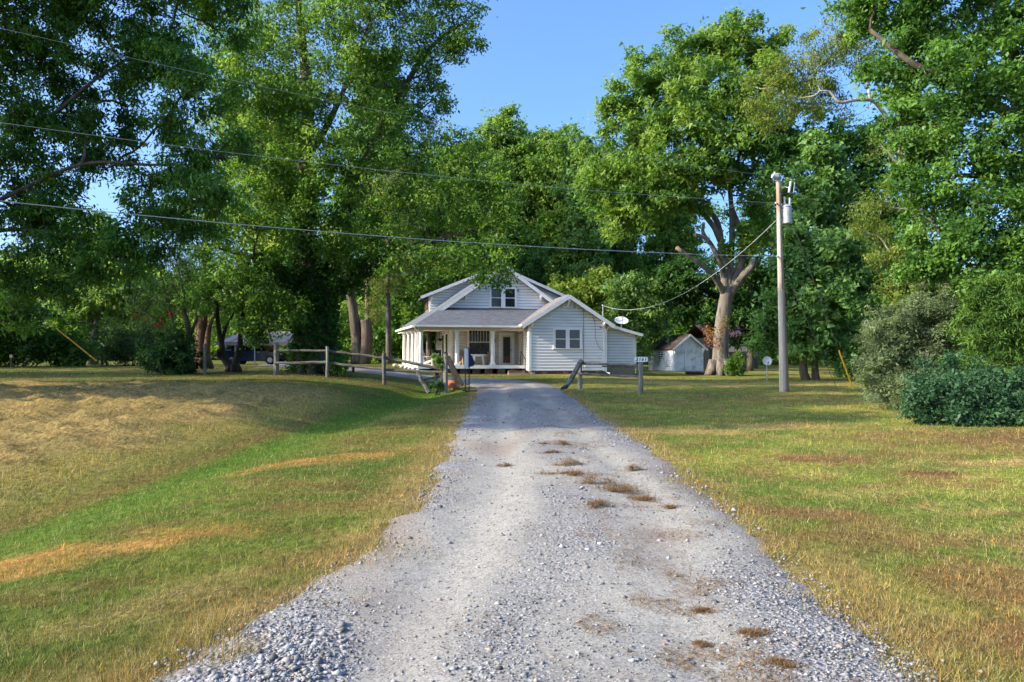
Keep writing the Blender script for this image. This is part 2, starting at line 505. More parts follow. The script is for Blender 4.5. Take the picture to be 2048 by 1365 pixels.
ys = np.concatenate([np.arange(-14, 2.4, .6), steps(2.4, 900, lambda y: max(.14, (.016 if y < 45 else .045) * y))])
xp = steps(0.0, 900, lambda x: .19 if x < 13 else .19 + (x - 13) * .07)
xs = np.concatenate([-xp[:0:-1], xp])
GX, GY = np.meshgrid(xs, ys)
gx, gy = GX.ravel(), GY.ravel()
gz = ground(gx, gy)
near = gy < 60
gd = np.full(gx.shape, -9.0)
gd[near] = drive_d(gx[near], gy[near])
gz = gz - .05 * sm(.02, .25, gd)
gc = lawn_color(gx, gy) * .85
ny, nx = GX.shape
ii = np.arange(ny * nx).reshape(ny, nx)
gf = np.stack([ii[:-1, :-1], ii[:-1, 1:], ii[1:, 1:], ii[1:, :-1]], -1).reshape(-1, 4)
gm, gnt, gb = nodes('lawn_soil')
at = gnt.nodes.new('ShaderNodeAttribute'); at.attribute_name = 'Col'
tc = gnt.nodes.new('ShaderNodeTexCoord'); n1 = gnt.nodes.new('ShaderNodeTexNoise'); n2 = gnt.nodes.new('ShaderNodeTexNoise')
mp = gnt.nodes.new('ShaderNodeMapping'); mp.inputs['Scale'].default_value = (1, .55, 1)
n1.inputs['Scale'].default_value = 16; n1.inputs['Detail'].default_value = 8; n1.inputs['Roughness'].default_value = .7
n2.inputs['Scale'].default_value = 2.2; n2.inputs['Detail'].default_value = 6
gnt.links.new(tc.outputs['Object'], mp.inputs['Vector'])
gnt.links.new(mp.outputs['Vector'], n1.inputs['Vector']); gnt.links.new(mp.outputs['Vector'], n2.inputs['Vector'])
cr = gnt.nodes.new('ShaderNodeValToRGB')
cr.color_ramp.elements[0].position = .33; cr.color_ramp.elements[0].color = (.38, .36, .34, 1)
cr.color_ramp.elements[1].position = .66; cr.color_ramp.elements[1].color = (1.45, 1.4, 1.3, 1)
cr2 = gnt.nodes.new('ShaderNodeValToRGB')
cr2.color_ramp.elements[0].position = .3; cr2.color_ramp.elements[0].color = (.80, .86, .80, 1)
cr2.color_ramp.elements[1].position = .7; cr2.color_ramp.elements[1].color = (1.18, 1.1, 1.05, 1)
ma = gnt.nodes.new('ShaderNodeMix'); ma.data_type = 'RGBA'; ma.blend_type = 'MULTIPLY'; ma.inputs[0].default_value = 1
mb_ = gnt.nodes.new('ShaderNodeMix'); mb_.data_type = 'RGBA'; mb_.blend_type = 'MULTIPLY'; mb_.inputs[0].default_value = 1
gnt.links.new(n1.outputs['Fac'], cr.inputs['Fac']); gnt.links.new(n2.outputs['Fac'], cr2.inputs['Fac'])
gnt.links.new(at.outputs['Color'], ma.inputs[6]); gnt.links.new(cr.outputs['Color'], ma.inputs[7])
gnt.links.new(ma.outputs[2], mb_.inputs[6]); gnt.links.new(cr2.outputs['Color'], mb_.inputs[7])
gnt.links.new(mb_.outputs[2], gb.inputs['Base Color'])
bp = gnt.nodes.new('ShaderNodeBump'); bp.inputs['Strength'].default_value = .9; bp.inputs['Distance'].default_value = .05
gnt.links.new(n1.outputs['Fac'], bp.inputs['Height']); gnt.links.new(bp.outputs['Normal'], gb.inputs['Normal'])
gb.inputs['Roughness'].default_value = .95; gb.inputs['Specular IOR Level'].default_value = .05
tag(link('ground', np_mesh('ground', np.stack([gx, gy, gz], 1), gf, gc, True), None, gm), kind='structure')


# ---------------------------------------------------------------- gravel driveway: a sheet laid over the ground
def drive_sheet():
    V = []; Fc = []
    nu = 25
    L = DR
    # resample evenly
    seg = np.r_[0, np.cumsum(np.hypot(np.diff(L[:, 0]), np.diff(L[:, 1])))]
    t = np.arange(0, seg[-1], .14)
    cx = np.interp(t, seg, L[:, 0]); cy = np.interp(t, seg, L[:, 1]); hw = np.interp(t, seg, L[:, 2])
    tx = np.gradient(cx); ty = np.gradient(cy); ln = np.hypot(tx, ty); tx /= ln; ty /= ln
    u = np.linspace(-1, 1, nu)
    edge_l = (fbm(t * 1.4, t * 0 + 3.4, 4) - .5) * .34 + (fbm(t * 5, t * 0 + 8.4, 2) - .5) * .26
    edge_r = (fbm(t * 1.1, t * 0 + 30.4, 4) - .5) * .34 + (fbm(t * 5, t * 0 + 60.4, 2) - .5) * .26
    for i in range(len(t)):
        w = np.where(u < 0, hw[i] + .08 + edge_l[i], hw[i] + .08 + edge_r[i]) * u
        x = cx[i] + ty[i] * w; y = cy[i] - tx[i] * w
        z = ground(x, y) + .012 + .045 * (1 - u ** 4) - .045 * np.exp(-((np.abs(w) - .8) / .28) ** 2) + (fbm(x * 3, y * 3, 3) - .5) * .03
        z = np.where(np.abs(u) > .99, ground(x, y) - .01, z)
        V.append(np.stack([x, y, z], 1))
    V = np.concatenate(V)
    n = len(t); ii = np.arange(n * nu).reshape(n, nu)
    Fc = np.stack([ii[:-1, :-1], ii[:-1, 1:], ii[1:, 1:], ii[1:, :-1]], -1).reshape(-1, 4)
    uu = np.tile(u, n)
    return V, Fc, uu


dv, df, du = drive_sheet()


def drive_tone(x, y):
    """0 = fine pale dust, 1 = loose stone"""
    xc = np.interp(y, DR[:230, 1], DR[:230, 0])
    w = x - xc
    tr = np.exp(-((np.abs(w) - .72) / .36) ** 2)
    t = .32 - .46 * tr + .26 * sm(1.0, 1.7, np.abs(w)) + (fbm(x * 1.2 + 9, y * .55, 4) - .5) * 1.3
    t = t + 1.1 * np.exp(-((x + 1.15) / .42) ** 2 - ((y - 3.1) / .55) ** 2) + .35 * np.exp(-((x - 1.3) / .45) ** 2) * sm(6, 3, y)
    t = t + .2 * sm(9, 22, y) - .14 * sm(8, 3.5, y)
    return np.clip(t, 0, 1)


dt = drive_tone(dv[:, 0], dv[:, 1])
dcol = np.stack([dt, fbm(dv[:, 0] * .8, dv[:, 1] * .35 + 50, 4), np.abs(du)], 1)
dm, nt, b = nodes('gravel_and_dust')
N, L = nt.nodes, nt.links
at = N.new('ShaderNodeAttribute'); at.attribute_name = 'Col'; sp = N.new('ShaderNodeSeparateColor'); L.new(at.outputs['Color'], sp.inputs[0])
tc = N.new('ShaderNodeTexCoord')
vo = N.new('ShaderNodeTexVoronoi'); vo.inputs['Scale'].default_value = 34; vo2 = N.new('ShaderNodeTexVoronoi'); vo2.inputs['Scale'].default_value = 85
no = N.new('ShaderNodeTexNoise'); no.inputs['Scale'].default_value = 9; no.inputs['Detail'].default_value = 9; no.inputs['Roughness'].default_value = .75
for q in (vo, vo2, no): L.new(tc.outputs['Object'], q.inputs['Vector'])
# stone colour per cell
bw = N.new('ShaderNodeRGBToBW'); L.new(vo.outputs['Color'], bw.inputs[0])
crs = N.new('ShaderNodeValToRGB'); e = crs.color_ramp.elements; e[0].position = .2; e[0].color = (.18, .174, .174, 1); e[1].position = .85; e[1].color = (.34, .33, .325, 1)
L.new(bw.outputs[0], crs.inputs['Fac'])
crd = N.new('ShaderNodeValToRGB'); e = crd.color_ramp.elements; e[0].position = .12; e[0].color = (.155, .148, .132, 1); e[1].position = .78; e[1].color = (.40, .372, .308, 1)
grain = N.new('ShaderNodeMath'); grain.operation = 'MULTIPLY_ADD'; vbw = N.new('ShaderNodeRGBToBW'); L.new(vo2.outputs['Color'], vbw.inputs[0])
L.new(vbw.outputs[0], grain.inputs[0]); grain.inputs[1].default_value = .75; gn2 = N.new('ShaderNodeMath'); gn2.operation = 'MULTIPLY_ADD'
L.new(no.outputs['Fac'], gn2.inputs[0]); gn2.inputs[1].default_value = .9; gn2.inputs[2].default_value = -.30; L.new(gn2.outputs[0], grain.inputs[2])
L.new(grain.outputs[0], crd.inputs['Fac'])
# mask: where stones show
ad = N.new('ShaderNodeMath'); ad.operation = 'ADD'; L.new(sp.outputs[0], ad.inputs[0])
bw2 = N.new('ShaderNodeRGBToBW'); L.new(vo2.outputs['Color'], bw2.inputs[0])
su = N.new('ShaderNodeMath'); su.operation = 'MULTIPLY_ADD'; L.new(bw2.outputs[0], su.inputs[0]); su.inputs[1].default_value = .8; su.inputs[2].default_value = -.5
L.new(su.outputs[0], ad.inputs[1])
ad2 = N.new('ShaderNodeMath'); ad2.operation = 'MULTIPLY_ADD'; L.new(no.outputs['Fac'], ad2.inputs[0]); ad2.inputs[1].default_value = .9; L.new(ad.outputs[0], ad2.inputs[2])
mr = N.new('ShaderNodeMapRange'); mr.inputs[1].default_value = .62; mr.inputs[2].default_value = 1.0; L.new(ad2.outputs[0], mr.inputs[0])
mx = N.new('ShaderNodeMix'); mx.data_type = 'RGBA'; L.new(mr.outputs[0], mx.inputs[0]); L.new(crd.outputs['Color'], mx.inputs[6]); L.new(crs.outputs['Color'], mx.inputs[7])
# reddish brown organic dust here and there
crb = N.new('ShaderNodeValToRGB'); e = crb.color_ramp.elements; e[0].position = .56; e[0].color = (0, 0, 0, 1); e[1].position = .74; e[1].color = (.55, .55, .55, 1)
L.new(sp.outputs[1], crb.inputs['Fac'])
mxb = N.new('ShaderNodeMix'); mxb.data_type = 'RGBA'; L.new(crb.outputs['Color'], mxb.inputs[0]); L.new(mx.outputs[2], mxb.inputs[6]); mxb.inputs[7].default_value = (.215, .155, .115, 1)
L.new(mxb.outputs[2], b.inputs['Base Color'])
hm = N.new('ShaderNodeMath'); hm.operation = 'MULTIPLY'; L.new(vo.outputs['Distance'], hm.inputs[0]); L.new(mr.outputs[0], hm.inputs[1])
ha = N.new('ShaderNodeMath'); ha.operation = 'MULTIPLY_ADD'; L.new(no.outputs['Fac'], ha.inputs[0]); ha.inputs[1].default_value = -.5; L.new(hm.outputs[0], ha.inputs[2])
bp = N.new('ShaderNodeBump'); bp.inputs['Strength'].default_value = .8; bp.inputs['Distance'].default_value = .03; bp.invert = True
L.new(ha.outputs[0], bp.inputs['Height']); L.new(bp.outputs['Normal'], b.inputs['Normal'])
b.inputs['Roughness'].default_value = .95; b.inputs['Specular IOR Level'].default_value = .1
tag(link('gravel_driveway', np_mesh('gravel_driveway', dv, df, dcol, True), None, dm), kind='structure')


def drive_z(x, y):
    xc = np.interp(y, DR[:230, 1], DR[:230, 0]); hw = np.interp(y, DR[:230, 1], DR[:230, 2])
    u = np.clip((x - xc) / (hw + .08), -1, 1); w = x - xc
    return ground(x, y) + .012 + .045 * (1 - u ** 4) - .045 * np.exp(-((np.abs(w) - .8) / .28) ** 2) + (fbm(x * 3, y * 3, 3) - .5) * .03


# ---------------------------------------------------------------- loose stones
def powr(n, a, b, p):
    u = rng.random(n); k = 1 - p
    return (a ** k + u * (b ** k - a ** k)) ** (1 / k)


def stones(n):
    y = powr(n * 3, 2.5, 27, 1.9)
    x = np.interp(y, DR[:230, 1], DR[:230, 0]) + rng.uniform(-2.1, 2.1, n * 3)
    dd = drive_d(x, y)
    keep = (dd > -.12 - np.abs(rng.normal(0, .13, n * 3)) * (rng.random(n * 3) < .35)) & (rng.random(n * 3) < .10 + .90 * drive_tone(x, y) ** 1.5)
    x, y, dd = x[keep][:n], y[keep][:n], dd[keep][:n]
    n = len(x)
    s = np.exp(rng.normal(math.log(.0054), .48, n)) * np.maximum(1, (y / 5) ** .55)
    pile = np.exp(-((x + 1.15) / .45) ** 2 - ((y - 3.1) / .6) ** 2)
    s = np.clip(s * (1 + .45 * pile), .004, .035)
    o = np.array([(1, 0, 0), (0, 1, 0), (-1, 0, 0), (0, -1, 0), (0, 0, 1), (0, 0, -1)], float)
    fc = np.array([(0, 1, 4), (1, 2, 4), (2, 3, 4), (3, 0, 4), (1, 0, 5), (2, 1, 5), (3, 2, 5), (0, 3, 5)])
    v = o[None] * (rng.uniform(.65, 1.25, (n, 6, 3))) + rng.normal(0, .22, (n, 6, 3))
    a = rng.random(n) * 6.28; ca, sa = np.cos(a)[:, None], np.sin(a)[:, None]
    vx = v[..., 0] * ca - v[..., 1] * sa; vy = v[..., 0] * sa + v[..., 1] * ca
    v = np.stack([vx * 1.15, vy * .9, v[..., 2] * .7], -1) * s[:, None, None]
    z = np.where(dd > 0, drive_z(x, y), ground(x, y) + .012)
    v += np.stack([x, y, z + s * .25], -1)[:, None]
    g = np.clip(rng.normal(.225, .07, n), .08, .42)
    c = np.stack([g * 1.01, g * 1.0, g * .97], 1)
    wm = rng.random(n) < .14
    c[wm] = c[wm] * np.array((1.12, .96, .80))
    return v.reshape(-1, 3), (fc[None] + (np.arange(n) * 6)[:, None, None]).reshape(-1, 3), np.repeat(c, 6, 0)


sm_m, snt, sb = nodes('limestone')
sa_ = snt.nodes.new('ShaderNodeAttribute'); sa_.attribute_name = 'Col'
snt.links.new(sa_.outputs['Color'], sb.inputs['Base Color']); sb.inputs['Roughness'].default_value = .9; sb.inputs['Specular IOR Level'].default_value = .15
tag(link('gravel', np_mesh('gravel', *stones(29000)), None, sm_m), kind='stuff')


# ---------------------------------------------------------------- grass
def blades(x, y, h, w, c, flat=0.0):
    n = len(x)
    z = ground(x, y)
    a = rng.random(n) * 6.283
    lean = np.clip(np.abs(rng.normal(.35 + flat, .42, n)), 0, 1.5)
    lx, ly = np.cos(a) * np.sin(lean), np.sin(a) * np.sin(lean)
    wa = rng.random(n) * 6.283
    wx, wy = np.cos(wa) * w * .5, np.sin(wa) * w * .5
    b1 = np.stack([x - wx, y - wy, z - .012], 1); b2 = np.stack([x + wx, y + wy, z - .012], 1)
    t = np.stack([x + lx * h, y + ly * h, z + np.maximum(.006, np.cos(lean) * h)], 1)
    v = np.stack([b1, b2, t], 1).reshape(-1, 3)
    f = np.arange(3 * n).reshape(n, 3)
    return v, f, np.repeat(c, 3, 0)


def make_grass(n):
    r = powr(n, 2.6, 46, 1.55)
    th = rng.uniform(-.76, .76, n)
    x = r * np.sin(th); y = r * np.cos(th)
    # a share of the blades stand together in weed tufts
    m = int(n * .2); tc_ = rng.integers(0, 7000, m)
    rt = powr(7000, 2.6, 30, 1.4); tt = rng.uniform(-.76, .76, 7000); sz = rng.uniform(.03, .09, 7000) * np.maximum(1, (rt / 6) ** .5)
    x[:m] = (rt * np.sin(tt))[tc_] + rng.normal(0, 1, m) * sz[tc_]; y[:m] = (rt * np.cos(tt))[tc_] + rng.normal(0, 1, m) * sz[tc_]
    tall = np.ones(n); tall[:m] = rng.uniform(1.0, 1.9, 7000)[tc_]
    tone = np.ones((n, 3)); tone[:m] = np.array([(.55, .72, .6), (.7, .9, .6), (.9, 1.1, .7), (1.25, 1.1, .8), (.75, .62, .5)])[rng.integers(0, 5, 7000)][tc_]
    r = np.hypot(x, y)
    dd = np.full(n, -9.0); k = y < 50
    dd[k] = drive_d(x[k], y[k])
    nz = fbm(x * 1.7 + 4, y * 1.7, 3)
    ok = (dd < .10 + (nz - .5) * 1.5) | ((dd < .22) & (rng.random(n) < .10))
    f = field_mask(x, y)
    ok &= rng.random(n) > f * .35
    x, y, r, dd, f, tall, tone = x[ok], y[ok], r[ok], dd[ok], f[ok], tall[ok], tone[ok]
    n = len(x)
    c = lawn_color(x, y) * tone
    # single blades differ
    k = rng.random(n)
    c = c * rng.uniform(.45, 1.65, (n, 1)) * np.where(k[:, None] < .2, np.array((1.5, 1.12, .9)), 1.0)
    dryb = rng.random(n) < .15
    c[dryb] = np.array((.42, .33, .15)) * rng.uniform(.6, 1.3, (dryb.sum(), 1))
    lod = np.maximum(1, (r / 5) ** .72)
    h = rng.gamma(6, .0055, n) * np.maximum(1, (r / 6) ** .45)
    edge = -6.0 - 0.02 * (y - 8)
    st = np.exp(-((x - edge - .1) / .8) ** 2) * sm(2, 7, y) * sm(26, 20, y)
    h *= tall
    h *= 1 + .6 * st
    tuft = sm(.56, .74, fbm(x * 3.1 + 70, y * 3.1, 2))
    fr = sm(-.6, -.1, dd)
    h *= 1 + .9 * tuft * fr + .3 * fr
    h *= 1 - .55 * f
    w = .0042 * lod * rng.uniform(.7, 1.3, n)
    return blades(x, y, h, w, c, .50)


gv, gfc, gcc = make_grass(530000)
tag(link('grass', np_mesh('grass', gv, gfc, gcc), None, M['blade']), kind='stuff')


def wisps(n):
    """loose dry straw: field thatch, edges and flecks on the drive"""
    A = []
    # field
    m = n // 2
    x = rng.uniform(-26, -5.4, m * 3); y = powr(m * 3, 8, 27, 1.6)
    k = rng.random(m * 3) < field_mask(x, y) * (.25 + 1.2 * (fbm(x * 2.3 + 5, y * 2.3, 3) - .35).clip(0, 1)); x, y = x[k][:m], y[k][:m]
    A.append((x, y, np.array((.27, .195, .09)), 1.6, 0 * x))
    # on the drive
    m2 = n // 6
    y2 = powr(m2 * 4, 2.5, 22, 1.7); x2 = np.interp(y2, DR[:230, 1], DR[:230, 0]) + rng.normal(.85, .65, m2 * 4)
    k = (rng.random(m2 * 4) < sm(.52, .74, fbm(x2 * 3.1 + 20.4, y2 * 2.6 + 4.3, 4)) ** 1.5 * .9 + .03) & (drive_d(x2, y2) > -.2); x2, y2 = x2[k][:m2], y2[k][:m2]
    A.append((x2, y2, np.array((.215, .13, .055)), .8, drive_z(x2, y2) - ground(x2, y2)))
    # orange mats
    for (cx, cy, rx, ry, an, kd, s) in PATCH:
        if cy > 18: continue
        q = int(600 + 1500 * rx * ry)
        u = rng.normal(0, .5, q) * rx; v = rng.normal(0, .5, q) * ry; a = math.radians(an)
        xx = cx + u * math.cos(a) - v * math.sin(a); yy = cy + u * math.sin(a) + v * math.cos(a)
        kk = drive_d(xx, yy) < 0
        A.append((xx[kk], yy[kk], {'o': np.array((.40, .235, .07)), 's': np.array((.33, .25, .11)), 'b': np.array((.19, .115, .055))}[kd], 1.0, 0 * xx[kk]))
    V = []; C = []
    for x, y, c, ls, dz in A:
        n_ = len(x)
        z = ground(x, y) + dz
        lod = np.maximum(1, (np.hypot(x, y) / 6) ** .7)
        ln = rng.uniform(.02, .075, n_) * ls * np.sqrt(lod); a = rng.random(n_) * 6.283; w = .0032 * lod
        el = np.abs(rng.normal(0, .30, n_))
        dx, dy, dzv = np.cos(a) * ln * np.cos(el), np.sin(a) * ln * np.cos(el), np.sin(el) * ln
        base = np.stack([x - dx / 2, y - dy / 2, z + .006 + .03 * rng.random(n_) * (ls > 1)], 1)
        tip = base + np.stack([dx, dy, dzv], 1)
        sd = np.stack([-np.sin(a) * w, np.cos(a) * w, np.abs(w) * rng.uniform(0, 1, n_)], 1)
        V.append(np.stack([base - sd * .5, base + sd * .5, tip], 1).reshape(-1, 3))
        C.append(np.repeat(c * rng.uniform(.55, 1.45, (n_, 1)), 3, 0))
    V = np.concatenate(V); C = np.concatenate(C)
    return V, np.arange(len(V)).reshape(-1, 3), C


tag(link('loose_straw', np_mesh('loose_straw', *wisps(80000)), None, M['blade']), kind='stuff')


def clump(px, py, d, r, h, label, n=420, colr=(.20, .118, .050), grp='dry grass clumps on the driveway', rx=1.7, name='dry_grass_clump'):
    """a raked up mat of dry stems: bent blades heaped round one spot"""
    c = P(px, py, d); z0 = float(drive_z(np.array([c.x]), np.array([c.y]))[0])
    k = 5; su = rng.normal(0, .5, k); sv = rng.normal(0, .42, k); ss = rng.uniform(.12, .36, k); si = rng.integers(0, k, n)
    u = su[si] + rng.normal(0, 1, n) * ss[si]; v = sv[si] + rng.normal(0, 1, n) * ss[si]
    out_ = rng.random(n) < .25
    u = np.where(out_, rng.normal(0, .95, n), u); v = np.where(out_, rng.normal(0, .85, n), v)
    hh = np.exp(-(u ** 2 + v ** 2) * 1.3) * h * 1.9 * rng.random(n)
    a = rng.random(n) * 6.283; ln = rng.uniform(.35, 1.1, n) * r; el = rng.normal(.22, .42, n); w = .0017 * max(1, d / 6)
    base = np.stack([u * r * rx, v * r, hh], 1)
    dr = np.stack([np.cos(a) * np.cos(el), np.sin(a) * np.cos(el), np.sin(el)], 1)
    tip = base + dr * ln[:, None] * .7; tip[:, 2] = np.maximum(tip[:, 2], .002)
    sd = np.stack([-np.sin(a), np.cos(a), rng.uniform(-.5, .5, n)], 1) * w
    V = np.stack([base - sd, base + sd, tip], 1).reshape(-1, 3)
    C = np.repeat(np.array(colr) * rng.uniform(.3, 1.8, (n, 1)), 3, 0)
    o = thing(name, label, 'grass clump', (c.x, c.y, z0), 0, grp)
    link('leaves', np_mesh('leaves', V, np.arange(3 * n).reshape(-1, 3), C), o, M['blade'])


for (px, py, r, h, lab) in [
        (1112, 895, .11, .05, 'small round clump of brown dry grass, farthest up the driveway centre'),
        (1105, 909, .08, .02, 'thin mat of dry grass just below the farthest clump on the driveway'),
        (1133, 932, .11, .05, 'brown dry grass clump midway between the farthest clump and the largest one'),
        (1010, 929, .07, .03, 'little dry grass clump alone on the left wheel track of the driveway'),
        (1140, 955, .15, .014, 'wide flat spread of dry grass on the driveway left of the largest clump'),
        (1188, 972, .13, .06, 'largest raised clump of brown dry grass in the driveway centre'),
        (1228, 986, .17, .026, 'long low mat of dry grass trailing right from the largest clump'),
        (1268, 941, .09, .05, 'small dry grass clump beside a stone near the right driveway edge'),
        (1290, 1004, .16, .012, 'sparse trail of dry grass ending the row of clumps on the right'),
        (1195, 1022, .10, .03, 'small dry grass clump at the head of the curved tyre mark'),
        (1340, 1020, .08, .01, 'flat dry grass scrap near the right edge below the long mat'),
        (1405, 1222, .055, .008, 'tan stalky scrap of dry grass on right wheel track close to viewer'),
        (1512, 1275, .06, .014, 'orange brown tuft of dry grass on the driveway near the lower right'),
        (1403, 1287, .045, .016, 'round orange brown tuft of dry grass left of the lower right tuft'),
        (1560, 1330, .06, .010, 'dark brown dry grass scrap nearest to the viewer on the driveway')]:
    clump(px, py, CAM_H * F / (py - 719) * .985, r, h, lab, n=int(360 + 3600 * r))


# ---------------------------------------------------------------- the house (local axes: u along the front, v to the back)
HA = math.radians(12)
house = thing('farmhouse', 'white sided farmhouse with a wraparound front porch and grey shingle roofs', 'house', (-6.05, 45.0, 0), HA)
hc, hs = math.cos(HA), math.sin(HA)


def HW(u, v, z=0):
    return Vector((-6.05 + u * hc - v * hs, 45 + u * hs + v * hc, z))


GZ = .47


def slab(parent, name, polys, th, material, uvdir=None, **kw):
    """roof slab: polygons in local space (sharing corners), thickened downwards, UV in metres"""
    bm = bmesh.new()
    vs = {}
    for poly in polys:
        q = []
        for p in poly:
            k = tuple(round(c, 4) for c in p)
            if k not in vs: vs[k] = bm.verts.new(p)
            q.append(vs[k])
        bm.faces.new(q)
    bm.normal_update()
    for f in bm.faces:
        if f.normal.z < 0: f.normal_flip()
    geo = bmesh.ops.extrude_face_region(bm, geom=list(bm.faces))
    up = [e for e in geo['geom'] if isinstance(e, bmesh.types.BMVert)]
    bmesh.ops.translate(bm, verts=[v for v in bm.verts if v not in up], vec=(0, 0, -th))
    bmesh.ops.recalc_face_normals(bm, faces=bm.faces)
    uv = bm.loops.layers.uv.new('UV')
    for f in bm.faces:
        n = f.normal
        hx = Vector((-n.y, n.x, 0))
        hx = hx.normalized() if hx.length > 1e-4 else Vector((1, 0, 0))
        hy = n.cross(hx)
        for l in f.loops:
            l[uv].uv = (l.vert.co.dot(hx), l.vert.co.dot(hy))
    me = bpy.data.meshes.new(name); bm.to_mesh(me); bm.free()
    return tag(link(name, me, parent, material), **kw)


def board_mesh(xb0, xb1, xt0, xt1, z0, z1, y, nrm=-1, th=.085, tt=.060):
    """one lap board on a wall facing -v (nrm=-1): thick lower edge, its top tucked back under the next"""
    yb, yt = y + nrm * th, y + nrm * tt
    q = .165
    z0 = z0 + (z1 - z0) * q; xb0 = xb0 + (xt0 - xb0) * q; xb1 = xb1 + (xt1 - xb1) * q
    return MB().add([(xb0, yb, z0), (xb1, yb, z0), (xt1, yt, z1), (xt0, yt, z1), (xb0, y, z0), (xb1, y, z0), (xt1, y, z1), (xt0, y, z1)],
                    [(0, 1, 2, 3), (0, 4, 5, 1), (0, 3, 7, 4), (1, 5, 6, 2), (3, 2, 6, 7)])


def clad_u(parent, span, z0, z1, y, exp, material, name='siding_board'):
    """boards across u; span(z) -> (ua, ub)"""
    n = int(math.ceil((z1 - z0) / exp))
    for i in range(n):
        a = z0 + i * exp; b = min(a + exp, z1)
        s0, s1 = span(a), span(b)
        if s0[1] - s0[0] < .12: continue
        if s1[1] - s1[0] < 0: s1 = ((s1[0] + s1[1]) / 2,) * 2
        board_mesh(s0[0], s0[1], s1[0], s1[1], a, b, y).build(name, material, parent)


def clad_v(parent, va, vb, z0, z1, u, exp, material, name='siding_board'):
    """boards along v on a wall facing -u"""
    n = int(math.ceil((z1 - z0) / exp))
    for i in range(n):
        a = z0 + i * exp; b = min(a + exp, z1)
        a = a + (b - a) * .20
        m = MB().add([(u - .085, va, a), (u - .085, vb, a), (u - .060, vb, b), (u - .060, va, b), (u, va, a), (u, vb, a), (u, vb, b), (u, va, b)],
                     [(0, 3, 2, 1), (0, 1, 5, 4), (0, 4, 7, 3), (1, 2, 6, 5), (3, 7, 6, 2)])
        m.build(name, material, parent)


EXP = .20
SL, PKZ, PKU = .71, 8.24, 6.05          # main roof
WSL, WPK, WPU = .63, 5.86, 9.80         # wing roof


def window(parent, u0, u1, z0, z1, y, glass, cols=1, mull=.10, mid=True, fr=.11, blinds=False, trim=None):
    """double hung window in a wall facing -v: casing, sill, panes, meeting rails"""
    t = trim or M['white']
    w = bpy.data.objects.new('window', MB().box((u0 - fr, y - .085, z1), (u1 + fr, y - .002, z1 + fr * 1.1)).mesh('window'))
    w.data.materials.append(t); COL.objects.link(w); w.parent = parent
    f = MB()
    f.box((u0 - fr, y - .075, z0), (u0, y - .002, z1)).box((u1, y - .075, z0), (u1 + fr, y - .002, z1))
    f.build('frame', t, w)
    MB().box((u0 - fr - .05, y - .12, z0 - .07), (u1 + fr + .05, y - .002, z0)).build('sill', t, w)
    cw = (u1 - u0 - mull * (cols - 1)) / cols
    for k in range(cols):
        a = u0 + k * (cw + mull); b = a + cw
        if k: MB().box((a - mull, y - .073, z0), (a, y - .003, z1)).build('mullion', t, w)
        zm = (z0 + z1) / 2
        MB().box((a, y - .040, zm), (b, y - .006, z1)).build('pane', glass, w)
        MB().box((a, y - .046, z0), (b, y - .008, zm - .02)).build('pane', glass, w)
        if mid: MB().box((a + .002, y - .062, zm - .025), (b - .002, y - .009, zm + .025)).build('sash', t, w)
    return w


# --- bodies (plain boxes behind the boards)
body = MB()
body.add([(2.3, 2.4, .8), (9.75, 2.4, .8), (9.75, 12.2, .8), (2.3, 12.2, .8), (2.3, 2.4, 4.9), (9.75, 2.4, 4.9), (9.75, 12.2, 4.9), (2.3, 12.2, 4.9)],
         [(0, 1, 5, 4), (1, 2, 6, 5), (2, 3, 7, 6), (3, 0, 4, 7)])
g0 = (PKZ - .16 - 4.9) / SL
body.add([(PKU - g0 + .1, 2.4, 4.9), (PKU + g0 - .1, 2.4, 4.9), (PKU, 2.4, PKZ - .22)], [(0, 1, 2)])
body.add([(PKU - g0 + .1, 12.2, 4.9), (PKU + g0 - .1, 12.2, 4.9), (PKU, 12.2, PKZ - .22)], [(0, 2, 1)])
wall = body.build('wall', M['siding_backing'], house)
clad_v(wall, 2.4, 12.2, .82, 4.9, 2.3, EXP, M['siding_bounce_tan'])
clad_u(wall, lambda z: (2.3, 7.2), .98, 3.72, 2.4, EXP, M['siding_bounce_tan'])
clad_u(wall, lambda z: (PKU - (PKZ - .24 - z) / SL, PKU + (PKZ - .24 - z) / SL), 5.08, 7.98, 2.4, EXP, M['siding'])
MB().box((2.20, 2.28, .98), (2.42, 2.399, 3.9)).build('corner_board', M['white'], house)
MB().box((1.7, 2.295, 5.02), (9.0, 2.398, 5.13)).build('water_table', M['white'], house)

wm = MB()
wm.add([(7.2, -1, .70), (12.42, -1, .70), (12.42, -1, 4.05), (WPU, -1, WPK - .2), (7.2, -1, 4.05)], [(0, 1, 2, 3, 4)])
wm.add([(7.2, -1, .70), (7.2, -1, 4.05), (7.2, 2.4, 4.05), (7.2, 2.4, .70)], [(0, 1, 2, 3)])
wm.add([(12.42, -1, .70), (12.42, 6, .70), (12.42, 6, 4.05), (12.42, -1, 4.05)], [(0, 1, 2, 3)])
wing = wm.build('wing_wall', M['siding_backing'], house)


def wspan(z):
    h = (WPK - .22 - z) / WSL
    return (max(7.2, WPU - h), min(12.42, WPU + h))


clad_u(wing, wspan, .72, 5.55, -1.0, EXP, M['siding'])
clad_v(wing, -1.0, 2.3, .72, 3.9, 7.2, EXP, M['siding'])
for a, b in ((7.10, 7.27), (12.31, 12.46)):
    MB().box((a, -1.105, .70), (b, -.995, 3.95)).build('corner_board', M['white'], house)

